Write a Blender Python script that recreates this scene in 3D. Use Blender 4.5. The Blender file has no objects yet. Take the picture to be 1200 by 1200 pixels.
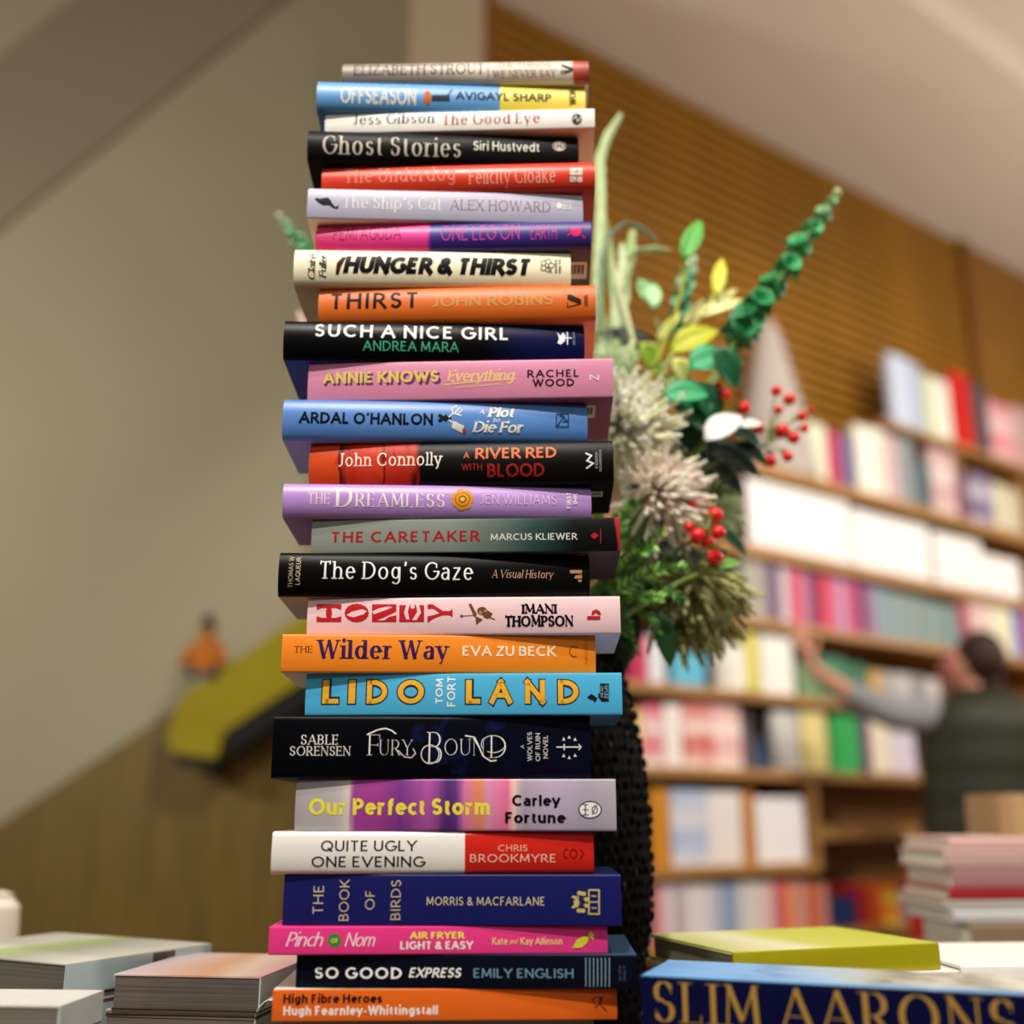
import bpy, bmesh, math, random
from mathutils import Vector, Matrix
from math import sin, cos, pi, radians, sqrt, atan2
rnd = random.Random(7)
S = bpy.context.scene
COL = S.collection
# ------------------------------------------------------------------ camera, world, lights, exposure
F, PITCH, CAMZ = 1300.0, radians(15.1), 1.0
cam = bpy.data.cameras.new('camera'); camo = bpy.data.objects.new('camera', cam); COL.objects.link(camo)
camo.location = (0, 0, CAMZ); camo.rotation_euler = (pi/2 + PITCH, 0, 0)
cam.sensor_width = 36; cam.sensor_fit = 'HORIZONTAL'; cam.lens = F/1200*36
cam.clip_start = .02
cam.dof.use_dof = True; cam.dof.focus_distance = .885; cam.dof.aperture_fstop = 2.15
S.camera = camo
S.view_settings.view_transform = 'Standard'; S.view_settings.look = 'None'
S.view_settings.exposure = 0.0; S.view_settings.gamma = 1; S.view_settings.use_curve_mapping = False
w = bpy.data.worlds.new('world'); S.world = w; w.use_nodes = True
w.node_tree.nodes['Background'].inputs[0].default_value = (1, .93, .84, 1)
w.node_tree.nodes['Background'].inputs[1].default_value = .10
def spot(name, loc, target, power, angle=60, radius=.05, col=(1, .93, .84), blend=.5):
    l = bpy.data.lights.new(name, 'SPOT'); l.energy = power; l.spot_size = radians(angle); l.spot_blend = blend
    l.shadow_soft_size = radius; l.color = col
    o = bpy.data.objects.new(name, l); COL.objects.link(o); o.location = loc
    o.rotation_euler = (Vector(target)-Vector(loc)).to_track_quat('-Z', 'Y').to_euler(); return o
# ceiling track spots of the shop (all above and behind the viewer, out of the frame)
spot('track_spot', (-.35, -.75, 3.85), (-.04, .95, 1.15), 400, 42, .04)
spot('track_spot', (.95, -.1, 3.8), (.2, 1.25, 1.2), 170, 45, .05)
spot('track_spot', (.7, 1.1, 3.85), (.9, 4.2, 1.5), 235, 75, .08)
spot('track_spot', (2.3, 1.6, 3.85), (2.3, 5.0, 1.6), 235, 75, .08)
spot('track_spot', (-1.2, .6, 3.85), (-1.3, 1.4, .85), 55, 45, .05)
# added point fills left, right and behind, unseen, to brighten walls and ceiling
def fill_lamp(loc, power, col=(1, .93, .82)):
    l = bpy.data.lights.new('fill_point', 'POINT'); l.energy = power; l.shadow_soft_size = .18; l.color = col
    o = bpy.data.objects.new('fill_point', l); COL.objects.link(o); o.location = loc
fill_lamp((3.6, 2.4, 2.5), 190); fill_lamp((-3.4, 2.2, 2.4), 165, (1, .97, .86)); fill_lamp((2.2, -1.6, 2.6), 60); fill_lamp((-2.4, -1.8, 2.6), 50); fill_lamp((4.4, 4.8, 2.3), 70)
# ------------------------------------------------------------------ picking points: a pixel of the view at a chosen real distance
def ray(px, py):
    v = 600-py
    return Vector((px-600, F*cos(PITCH)-v*sin(PITCH), v*cos(PITCH)+F*sin(PITCH)))
def at(px, py, Y):
    d = ray(px, py); return Vector((0, 0, CAMZ)) + d*(Y/d.y)
def hit(px, py, p0, n):
    d = ray(px, py); o = Vector((0, 0, CAMZ)); return o + d*((p0-o).dot(n)/d.dot(n))
# ------------------------------------------------------------------ materials
def lin(c):
    c = c.lstrip('#'); v = [int(c[i:i+2], 16)/255 for i in (0, 2, 4)]
    return tuple(((x+.055)/1.055)**2.4 if x > .04045 else x/12.92 for x in v)+(1,)
MC = {}
def mat(hexc, rough=.55, spec=.4, noise=.06, scale=40, bump=0, emit=0, name=None, metal=0, trans=0):
    key = (hexc, rough, spec, noise, scale, bump, metal, trans)
    if key in MC: return MC[key]
    m = bpy.data.materials.new(name or 'paint_'+hexc.strip('#')); m.use_nodes = True
    nt = m.node_tree; b = nt.nodes['Principled BSDF']
    b.inputs['Roughness'].default_value = rough; b.inputs['Specular IOR Level'].default_value = spec
    b.inputs['Metallic'].default_value = metal; b.inputs['Transmission Weight'].default_value = trans
    c = lin(hexc)
    if noise > 0 or bump:
        tc = nt.nodes.new('ShaderNodeTexCoord'); n = nt.nodes.new('ShaderNodeTexNoise'); n.inputs['Scale'].default_value = scale
        n.inputs['Detail'].default_value = 4; nt.links.new(tc.outputs['Object'], n.inputs['Vector'])
        r = nt.nodes.new('ShaderNodeMix'); r.data_type = 'RGBA'
        r.inputs[6].default_value = tuple(x*(1-noise*2) for x in c[:3])+(1,); r.inputs[7].default_value = tuple(min(1, x*(1+noise*2)) for x in c[:3])+(1,)
        nt.links.new(n.outputs['Fac'], r.inputs[0]); nt.links.new(r.outputs[2], b.inputs['Base Color'])
        if bump:
            bp = nt.nodes.new('ShaderNodeBump'); bp.inputs['Strength'].default_value = bump; bp.inputs['Distance'].default_value = .002
            nt.links.new(n.outputs['Fac'], bp.inputs['Height']); nt.links.new(bp.outputs[0], b.inputs['Normal'])
    else: b.inputs['Base Color'].default_value = c
    MC[key] = m; return m
def rampmat(stops, axis='X', rough=.42, spec=.45, distort=0, dscale=60, const=False, stretch=(1, 1, 1)):
    """printed pattern along one axis of the object (generated coordinates)"""
    m = bpy.data.materials.new('print'); m.use_nodes = True; nt = m.node_tree; b = nt.nodes['Principled BSDF']
    b.inputs['Roughness'].default_value = rough; b.inputs['Specular IOR Level'].default_value = spec
    tc = nt.nodes.new('ShaderNodeTexCoord'); sp = nt.nodes.new('ShaderNodeSeparateXYZ'); nt.links.new(tc.outputs['Generated'], sp.inputs[0])
    out = sp.outputs[axis]
    if distort:
        mp = nt.nodes.new('ShaderNodeMapping'); mp.inputs['Scale'].default_value = stretch; nt.links.new(tc.outputs['Object'], mp.inputs[0])
        n = nt.nodes.new('ShaderNodeTexNoise'); n.inputs['Scale'].default_value = dscale; n.inputs['Detail'].default_value = 5; nt.links.new(mp.outputs[0], n.inputs['Vector'])
        ma = nt.nodes.new('ShaderNodeMath'); ma.operation = 'MULTIPLY_ADD'; ma.inputs[1].default_value = distort; nt.links.new(n.outputs['Fac'], ma.inputs[0])
        sb = nt.nodes.new('ShaderNodeMath'); sb.operation = 'SUBTRACT'; sb.inputs[1].default_value = distort/2; nt.links.new(out, sb.inputs[0])
        nt.links.new(sb.outputs[0], ma.inputs[2]); out = ma.outputs[0]
    cr = nt.nodes.new('ShaderNodeValToRGB'); e = cr.color_ramp
    if const: e.interpolation = 'CONSTANT'
    e.elements[0].position = stops[0][0]; e.elements[0].color = lin(stops[0][1])
    e.elements[1].position = stops[-1][0]; e.elements[1].color = lin(stops[-1][1])
    for p, c in stops[1:-1]:
        x = e.elements.new(p); x.color = lin(c)
    nt.links.new(out, cr.inputs[0]); nt.links.new(cr.outputs[0], b.inputs['Base Color']); return m
def pagemat(hexc, dens=900, axis='Z', name='paper_edges', dark=.72):
    k = ('page', hexc, dens, axis)
    if k in MC: return MC[k]
    m = bpy.data.materials.new(name); m.use_nodes = True; nt = m.node_tree; b = nt.nodes['Principled BSDF']; b.inputs['Roughness'].default_value = .9
    tc = nt.nodes.new('ShaderNodeTexCoord'); mp = nt.nodes.new('ShaderNodeMapping'); sc = {'Z': (3, 3, dens), 'X': (dens, 3, 3), 'Y': (3, dens, 3)}[axis]
    mp.inputs['Scale'].default_value = sc; n = nt.nodes.new('ShaderNodeTexNoise'); n.inputs['Scale'].default_value = 1; n.inputs['Detail'].default_value = 2
    nt.links.new(tc.outputs['Object'], mp.inputs[0]); nt.links.new(mp.outputs[0], n.inputs['Vector'])
    cr = nt.nodes.new('ShaderNodeValToRGB'); c = lin(hexc); cr.color_ramp.elements[0].position = .35; cr.color_ramp.elements[1].position = .6
    cr.color_ramp.elements[0].color = tuple(x*dark for x in c[:3])+(1,); cr.color_ramp.elements[1].color = c
    nt.links.new(n.outputs['Fac'], cr.inputs[0]); nt.links.new(cr.outputs[0], b.inputs['Base Color']); MC[k] = m; return m
def woodmat(hexc, scale=6, stretch=(1, 12, 12), rough=.5, contrast=.35):
    k = ('wood', hexc, scale, stretch)
    if k in MC: return MC[k]
    m = bpy.data.materials.new('wood_grain'); m.use_nodes = True; nt = m.node_tree; b = nt.nodes['Principled BSDF']; b.inputs['Roughness'].default_value = rough
    tc = nt.nodes.new('ShaderNodeTexCoord'); mp = nt.nodes.new('ShaderNodeMapping'); mp.inputs['Scale'].default_value = stretch
    n = nt.nodes.new('ShaderNodeTexNoise'); n.inputs['Scale'].default_value = scale; n.inputs['Detail'].default_value = 6; n.inputs['Distortion'].default_value = .6
    nt.links.new(tc.outputs['Object'], mp.inputs[0]); nt.links.new(mp.outputs[0], n.inputs['Vector'])
    cr = nt.nodes.new('ShaderNodeValToRGB'); c = lin(hexc); cr.color_ramp.elements[0].position = .3; cr.color_ramp.elements[1].position = .7
    cr.color_ramp.elements[0].color = tuple(x*(1-contrast) for x in c[:3])+(1,); cr.color_ramp.elements[1].color = tuple(x*(1+contrast*.4) for x in c[:3])+(1,)
    nt.links.new(n.outputs['Fac'], cr.inputs[0]); nt.links.new(cr.outputs[0], b.inputs['Base Color']); MC[k] = m; return m
# ------------------------------------------------------------------ object helpers
def tag(o, label=None, cat=None, group=None, kind=None):
    if label: o['label'] = label
    if cat: o['category'] = cat
    if group: o['group'] = group
    if kind: o['kind'] = kind
    return o
def empty(name, loc, rot=(0, 0, 0), **k):
    o = bpy.data.objects.new(name, None); COL.objects.link(o); o.location = loc; o.rotation_euler = rot; o.empty_display_size = .02
    return tag(o, **k)
def link(name, me, parent=None):
    o = bpy.data.objects.new(name, me); COL.objects.link(o)
    if parent: o.parent = parent
    return o
class MB:
    def __init__(s): s.v = []; s.f = []; s.mi = []; s.sm = []
    def add(s, vs, fs, mi=0, smooth=False):
        k = len(s.v); s.v += [tuple(p) for p in vs]
        for f in fs: s.f.append(tuple(k+i for i in f)); s.mi.append(mi); s.sm.append(smooth)
        return s
    def box(s, x0, x1, y0, y1, z0, z1, mi=0, M=None, bev=0):
        if bev:
            bm = bmesh.new(); bmesh.ops.create_cube(bm, size=1)
            for v in bm.verts: v.co = Vector((x0+(x1-x0)*(v.co.x+.5), y0+(y1-y0)*(v.co.y+.5), z0+(z1-z0)*(v.co.z+.5)))
            bmesh.ops.bevel(bm, geom=bm.edges[:], offset=bev, segments=2, affect='EDGES'); bm.verts.index_update()
            vs = [(M @ v.co) if M else v.co.copy() for v in bm.verts]; fs = [[v.index for v in f.verts] for f in bm.faces]; bm.free()
            return s.add(vs, fs, mi)
        vs = [Vector((x, y, z)) for x in (x0, x1) for y in (y0, y1) for z in (z0, z1)]
        if M: vs = [M @ v for v in vs]
        return s.add(vs, [(0, 1, 3, 2), (4, 6, 7, 5), (0, 4, 5, 1), (2, 3, 7, 6), (0, 2, 6, 4), (1, 5, 7, 3)], mi)
    def tube(s, pts, rad, n=6, mi=0, cap=True, flat=1.0):
        pts = [Vector(p) for p in pts]; rad = rad if isinstance(rad, (list, tuple)) else [rad]*len(pts)
        vs = []; up = Vector((.13, .31, .94)).normalized()
        for i, p in enumerate(pts):
            t = (pts[min(i+1, len(pts)-1)]-pts[max(i-1, 0)])
            t = t.normalized() if t.length > 1e-9 else Vector((0, 0, 1))
            a = t.cross(up); a = a.normalized() if a.length > 1e-4 else Vector((1, 0, 0)); b = t.cross(a)
            up2 = b
            for k in range(n): vs.append(p+(a*cos(2*pi*k/n)+b*sin(2*pi*k/n)*flat)*rad[i])
        fs = [(i*n+k, i*n+(k+1) % n, (i+1)*n+(k+1) % n, (i+1)*n+k) for i in range(len(pts)-1) for k in range(n)]
        if cap: fs += [tuple(range(n))[::-1], tuple((len(pts)-1)*n+k for k in range(n))]
        return s.add(vs, fs, mi, True)
    def lathe(s, prof, n=32, c=(0, 0, 0), mi=0, sx=1, sy=1):
        vs = [(c[0]+r*cos(2*pi*k/n)*sx, c[1]+r*sin(2*pi*k/n)*sy, c[2]+z) for r, z in prof for k in range(n)]
        fs = [(i*n+k, i*n+(k+1) % n, (i+1)*n+(k+1) % n, (i+1)*n+k) for i in range(len(prof)-1) for k in range(n)]
        fs += [tuple(range(n))[::-1], tuple((len(prof)-1)*n+k for k in range(n))]
        return s.add(vs, fs, mi, True)
    def ball(s, c, r, n=10, m=6, mi=0, sc=(1, 1, 1)):
        c = Vector(c); vs = []
        for j in range(m+1):
            a = -pi/2+pi*j/m
            for k in range(n): vs.append(c+Vector((cos(a)*cos(2*pi*k/n)*r*sc[0], cos(a)*sin(2*pi*k/n)*r*sc[1], sin(a)*r*sc[2])))
        fs = [(j*n+k, j*n+(k+1) % n, (j+1)*n+(k+1) % n, (j+1)*n+k) for j in range(m) for k in range(n)]
        return s.add(vs, fs, mi, True)
    def prism(s, poly, y0, y1, mi=0, M=None):
        """outline in the x-z plane extruded along y"""
        n = len(poly); vs = [Vector((x, y, z)) for y in (y0, y1) for x, z in poly]
        if M: vs = [M @ v for v in vs]
        return s.add(vs, [tuple(range(n)), tuple(range(2*n-1, n-1, -1))]+[(i, i+n, (i+1) % n+n, (i+1) % n) for i in range(n)], mi)
    def mesh(s, name, mats, sharp=35):
        me = bpy.data.meshes.new(name); me.from_pydata(s.v, [], s.f)
        for m in (mats if isinstance(mats, (list, tuple)) else [mats]): me.materials.append(m)
        for i, p in enumerate(me.polygons): p.material_index = s.mi[i]; p.use_smooth = s.sm[i]
        me.validate(); bm = bmesh.new(); bm.from_mesh(me); bmesh.ops.recalc_face_normals(bm, faces=bm.faces); bm.to_mesh(me); bm.free()
        if any(s.sm): me.set_sharp_from_angle(angle=radians(sharp))
        return me
    def build(s, name, mats, parent=None, sharp=35): return link(name, s.mesh(name, mats, sharp), parent)
# ------------------------------------------------------------------ a drawn alphabet: every letter is a set of pen strokes
def Arc(cx, cy, rx, ry, a0, a1, n=None):
    n = n or max(4, int(abs(a1-a0)/18)); return [(cx+rx*cos(radians(a0+(a1-a0)*i/n)), cy+ry*sin(radians(a0+(a1-a0)*i/n))) for i in range(n+1)]
X = .68
def bowl(x, w, y0, y1):  # D-like bowl opening left
    r = (y1-y0)/2; rx = min(w, r*1.05); return [(x, y0), (x+w-rx, y0)]+Arc(x+w-rx, y0+r, rx, r, -90, 90)+[(x, y1)]
def ogon(cx, cy, rx, ry): return Arc(cx, cy, rx, ry, 90, 450)
SS = lambda cx, w, y0, y1: Arc(cx, y0+(y1-y0)*.74, w/2, (y1-y0)*.26, 25, 250, 10)[:-1]+[(cx-w*.12, y0+(y1-y0)*.535), (cx+w*.12, y0+(y1-y0)*.465)]+Arc(cx, y0+(y1-y0)*.26, w/2*1.05, (y1-y0)*.26, 70, -160, 10)[1:]
# flags: 0/1 serif at start/end, ( ) left-only serif at start/end, t thin stroke in contrasted styles, S drawn in serif styles only
G = {
'A': (.80, [('t0', [(0, 0), (.40, 1)]), ('1', [(.40, 1), (.80, 0)]), ('', [(.13, .32), (.67, .32)])]),
'B': (.60, [('01', [(.04, 0), (.04, 1)]), ('', bowl(.04, .47, .52, 1)), ('', bowl(.04, .53, 0, .52))]),
'C': (.78, [('', Arc(.46, .5, .44, .5, 48, 312)), ('S', [(.75, .87), (.75, .66)]), ('S', [(.75, .13), (.75, .3)])]),
'D': (.76, [('01', [(.04, 0), (.04, 1)]), ('', bowl(.04, .70, 0, 1))]),
'E': (.54, [('01', [(.04, 0), (.04, 1)]), ('', [(.04, 1), (.52, 1)]), ('', [(.04, .52), (.45, .52)]), ('', [(.04, 0), (.54, 0)]), ('S', [(.52, 1), (.52, .82)]), ('S', [(.54, 0), (.54, .19)]), ('S', [(.45, .6), (.45, .44)])]),
'F': (.50, [('01', [(.04, 0), (.04, 1)]), ('', [(.04, 1), (.50, 1)]), ('', [(.04, .50), (.43, .50)]), ('S', [(.50, 1), (.50, .81)]), ('S', [(.43, .58), (.43, .42)])]),
'G': (.84, [('', Arc(.46, .5, .44, .5, 48, 360)+[]), ('', [(.54, .46), (.88, .46)]), ('S', [(.75, .87), (.75, .66)])]),
'H': (.74, [('01', [(.04, 0), (.04, 1)]), ('01', [(.70, 0), (.70, 1)]), ('', [(.04, .52), (.70, .52)])]),
'I': (.08, [('01', [(.04, 0), (.04, 1)])]),
'J': (.42, [('0', [(.36, 1), (.36, .24)]+Arc(.16, .24, .20, .24, 0, -120)[1:])]),
'K': (.66, [('01', [(.04, 0), (.04, 1)]), ('t1', [(.06, .40), (.60, 1)]), ('1', [(.22, .56), (.66, 0)])]),
'L': (.50, [('01', [(.04, 0), (.04, 1)]), ('', [(.04, 0), (.50, 0)]), ('S', [(.50, 0), (.50, .2)])]),
'M': (.92, [('t0', [(.04, 0), (.10, 1)]), ('', [(.10, 1), (.46, .12)]), ('t', [(.46, .12), (.82, 1)]), ('0', [(.88, 0), (.82, 1)]), ('S', [(-.04, 1), (.12, 1)]), ('S', [(.80, 1), (.96, 1)])]),
'N': (.76, [('t0', [(.04, 0), (.04, 1)]), ('', [(.04, 1), (.72, 0)]), ('t1', [(.72, 0), (.72, 1)]), ('S', [(-.06, 1), (.06, 1)])]),
'O': (.92, [('', ogon(.46, .5, .44, .5))]),
'P': (.56, [('01', [(.04, 0), (.04, 1)]), ('', bowl(.04, .50, .44, 1))]),
'Q': (.92, [('', ogon(.46, .5, .44, .5)), ('', [(.52, .28), (.90, -.10)])]),
'R': (.64, [('01', [(.04, 0), (.04, 1)]), ('', bowl(.04, .50, .46, 1)), ('1', [(.28, .46), (.64, 0)])]),
'S': (.54, [('', SS(.27, .46, 0, 1)), ('S', [(.49, .90), (.49, .70)]), ('S', [(.03, .10), (.03, .30)])]),
'T': (.62, [('0', [(.31, 0), (.31, 1)]), ('', [(0, 1), (.62, 1)]), ('S', [(0, 1), (0, .81)]), ('S', [(.62, 1), (.62, .81)])]),
'U': (.70, [('0', [(.04, 1), (.04, .33)]+Arc(.35, .33, .31, .33, 180, 270)[1:]), ('t0', [(.66, 1), (.66, .33)]+Arc(.35, .33, .31, .33, 0, -90)[1:])]),
'V': (.78, [('0', [(0, 1), (.39, 0)]), ('t1', [(.39, 0), (.78, 1)])]),
'W': (1.12, [('0', [(0, 1), (.29, 0)]), ('t', [(.29, 0), (.56, 1)]), ('', [(.56, 1), (.83, 0)]), ('t1', [(.83, 0), (1.12, 1)])]),
'X': (.70, [('01', [(0, 1), (.70, 0)]), ('t01', [(.70, 1), (0, 0)])]),
'Y': (.70, [('0', [(0, 1), (.35, .47)]), ('t0', [(.70, 1), (.35, .47)]), ('1', [(.35, .47), (.35, 0)])]),
'Z': (.62, [('', [(.02, 1), (.60, 1)]), ('', [(.60, 1), (0, 0)]), ('', [(0, 0), (.62, 0)]), ('S', [(.02, 1), (.02, .82)]), ('S', [(.62, 0), (.62, .18)])]),
'a': (.50, [('', Arc(.25, .47, .20, .21, 150, 0)[:]+[(.45, .47), (.45, 0)]), ('', [(.45, .40)]+[(.3, .395)]+Arc(.22, .195, .20, .195, 95, 350))]),
'b': (.58, [('(', [(.04, 1), (.04, 0)]), ('', ogon(.31, X/2, .25, X/2))]),
'c': (.44, [('', Arc(.29, X/2, .26, X/2, 50, 312))]),
'd': (.60, [('(1', [(.55, 1), (.55, 0)]), ('', ogon(.29, X/2, .25, X/2))]),
'e': (.56, [('', [(.04, .36), (.53, .36)]+Arc(.29, X/2, .25, X/2, 5, 318))]),
'f': (.31, [('0', [(.15, 0), (.15, .78)]+Arc(.33, .78, .18, .22, 180, 75)[1:]), ('', [(0, X), (.36, X)])]),
'g': (.58, [('', ogon(.27, X/2+.02, .23, X/2-.02)), ('', [(.52, X), (.52, -.06)]+Arc(.28, -.06, .24, .22, 0, -150)[1:])]),
'h': (.56, [('(1', [(.04, 1), (.04, 0)]), ('1', [(.04, .42)]+Arc(.27, .42, .23, .25, 150, 0)[1:]+[(.50, 0)])]),
'i': (.08, [('(1', [(.04, X), (.04, 0)]), ('.', [(.04, .98)])]),
'j': (.20, [('(', [(.12, X), (.12, -.12)]+Arc(-.02, -.12, .14, .15, 0, -90)[1:]), ('.', [(.12, .98)])]),
'k': (.52, [('(1', [(.04, 1), (.04, 0)]), ('t1', [(.06, .26), (.46, X)]), ('1', [(.18, .38), (.52, 0)])]),
'l': (.08, [('(1', [(.04, 1), (.04, 0)])]),
'm': (.90, [('(1', [(.04, X), (.04, 0)]), ('1', [(.04, .44)]+Arc(.24, .44, .20, .23, 150, 0)[1:]+[(.44, 0)]), ('1', [(.44, .44)]+Arc(.64, .44, .20, .23, 150, 0)[1:]+[(.84, 0)])]),
'n': (.56, [('(1', [(.04, X), (.04, 0)]), ('1', [(.04, .42)]+Arc(.27, .42, .23, .25, 150, 0)[1:]+[(.50, 0)])]),
'o': (.60, [('', ogon(.30, X/2, .27, X/2))]),
'p': (.58, [('(1', [(.04, X), (.04, -.30)]), ('', ogon(.31, X/2, .25, X/2))]),
'q': (.58, [('1', [(.55, X), (.55, -.30)]), ('', ogon(.29, X/2, .25, X/2))]),
'r': (.33, [('(1', [(.04, X), (.04, 0)]), ('', [(.04, .40)]+Arc(.26, .40, .22, .27, 150, 60)[1:])]),
's': (.42, [('', SS(.21, .34, 0, X))]),
't': (.28, [('', [(.12, .92), (.12, .18)]+Arc(.27, .18, .15, .18, 180, 290)[1:]), ('', [(-.02, X), (.29, X)])]),
'u': (.56, [('(', [(.04, X), (.04, .25)]+Arc(.27, .25, .23, .25, 180, 340)[1:]), ('(1', [(.51, X), (.51, 0)])]),
'v': (.54, [('0', [(0, X), (.27, 0)]), ('t1', [(.27, 0), (.54, X)])]),
'w': (.80, [('0', [(0, X), (.21, 0)]), ('t', [(.21, 0), (.40, X)]), ('', [(.40, X), (.59, 0)]), ('t1', [(.59, 0), (.80, X)])]),
'x': (.50, [('01', [(0, X), (.50, 0)]), ('t01', [(.50, X), (0, 0)])]),
'y': (.54, [('0', [(0, X), (.27, .02)]), ('t0', [(.54, X), (.24, -.12)]+Arc(.10, -.12, .14, .15, 0, -100)[1:])]),
'z': (.46, [('', [(.02, X), (.44, X)]), ('', [(.44, X), (.02, 0)]), ('', [(.02, 0), (.46, 0)])]),
'&': (.74, [('', [(.72, 0), (.20, .66)]+Arc(.34, .80, .17, .19, 200, -30, 12)[1:]+[(.12, .38)]+Arc(.28, .24, .24, .24, 140, 300, 8)+[(.66, .42)])]),
"'": (.12, [('', [(.08, 1), (.04, .78)])]), '-': (.30, [('', [(.02, .34), (.28, .34)])]),
'|': (.04, [('', [(.02, 1.15), (.02, -.15)])]), '.': (.1, [('.', [(.05, .04)])]),
}
STY = {  # wv, wh, serif length, slant, spacing, x squeeze is done by fitting
 'sans': (.15, .13, 0, 0, .16), 'bold': (.20, .17, 0, 0, .15), 'heavy': (.26, .20, 0, 0, .17), 'light': (.085, .08, 0, 0, .20),
 'hair': (.06, .06, 0, 0, .16), 'wide': (.14, .125, 0, 0, .30), 'boldwide': (.19, .16, 0, 0, .26), 'ital': (.20, .16, 0, .25, .15), 'heavyital': (.29, .21, 0, .22, .10),
 'serif': (.13, .06, .10, 0, .20), 'serifb': (.19, .075, .12, 0, .22), 'serifbold': (.23, .06, .12, 0, .20), 'didone': (.165, .04, .13, 0, .24),
 'serifi': (.11, .055, .07, .22, .18), 'slab': (.14, .09, .11, 0, .22), 'script': (.12, .07, 0, .32, .04), 'scriptb': (.17, .10, .05, .26, .06), 'thinserif': (.085, .035, .09, 0, .22),
 'fat': (.38, .16, .12, 0, .20), 'deco': (.20, .07, .07, 0, .10)}
def stroke(out, pts, wv, wh, yscale=1.0, e0=0, e1=0):
    P = [Vector(p) for p in pts]
    if len(P) < 2: return
    Q = [P[0]]
    for a, b in zip(P, P[1:]):
        k = max(1, int((b-a).length/.14))
        if (b-a).length < 1e-6: continue
        for i in range(1, k+1): Q.append(a.lerp(b, i/k))
    if e0: Q[0] = Q[0]-(Q[1]-Q[0]).normalized()*e0
    if e1: Q[-1] = Q[-1]+(Q[-1]-Q[-2]).normalized()*e1
    L = []; R = []
    closed = (Q[0]-Q[-1]).length < 1e-4
    for i, p in enumerate(Q):
        a = Q[i-1] if i > 0 else (Q[-2] if closed else Q[0]); b = Q[i+1] if i < len(Q)-1 else (Q[1] if closed else Q[-1])
        t = (b-a); t = t.normalized() if t.length > 1e-9 else Vector((1, 0))
        th = sqrt((wv*t.y)**2+(wh*t.x)**2)/2
        if 0 < i < len(Q)-1:
            c = (Q[i]-Q[i-1]).normalized().dot(t); th /= max(.6, c)
        n = Vector((-t.y, t.x)); L.append(p+n*th); R.append(p-n*th)
    k = len(out[0]); out[0] += [tuple(v) for pr in zip(L, R) for v in pr]
    out[1] += [(k+2*i, k+2*i+1, k+2*i+3, k+2*i+2) for i in range(len(Q)-1)]
def layout(txt, style, caps=False, fatten=0):
    wv, wh, sl, slant, sp = STY[style]; wv += fatten; wh += fatten
    out = [[], []]; x = 0.0
    for ci, ch in enumerate(txt):
        if ch == ' ': x += .26+sp*.4; continue
        small = caps and (ch.islower())
        g = G[ch.upper() if (small) else ch]; k = .78 if small else 1.0
        k0 = len(out[0])
        for fl, pts in g[1]:
            if 'S' in fl:
                if sl: stroke(out, [(px, py) for px, py in pts], wh*1.1, wh*1.1, e0=wh/2)
                continue
            if '.' in fl:
                c = pts[0]; r = wv*.52; kk = len(out[0]); n = 10
                out[0].extend([(c[0]+r*cos(2*pi*i/n), c[1]+r*sin(2*pi*i/n)) for i in range(n)]); out[1].append(tuple(kk+i for i in range(n))); continue
            v = wv*(.42 if ('t' in fl and sl and wv > 1.6*wh) else 1)
            q = [(px, wh/2+py*(1-wh)) for px, py in pts]
            ext = [0, 0]
            for e, (a, b) in enumerate(((0, 1), (-1, -2))):
                t = Vector(q[a])-Vector(q[b]); yy = pts[a][1]
                if t.length > 0 and abs(t.y)/t.length > .5 and (abs(yy) < .01 or abs(yy-1) < .01 or abs(yy-X) < .01): ext[e] = wh/2/(abs(t.y)/t.length)
            stroke(out, q, v, wh, e0=ext[0], e1=ext[1])
            if sl:
                for e, i in (('0', 0), ('(', 0), ('1', -1), (')', -1)):
                    if e in fl:
                        px, py = q[i]; ln = v/2+sl; lf = e in '()'
                        stroke(out, [(px-ln, py), (px+(0 if lf else ln), py)], wh, wh)
        for i in range(k0, len(out[0])):
            a, b = out[0][i]; a *= k; b *= k
            out[0][i] = (x+a+slant*b, b)
        x += g[0]*k+sp+wv*.55
    return out
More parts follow.
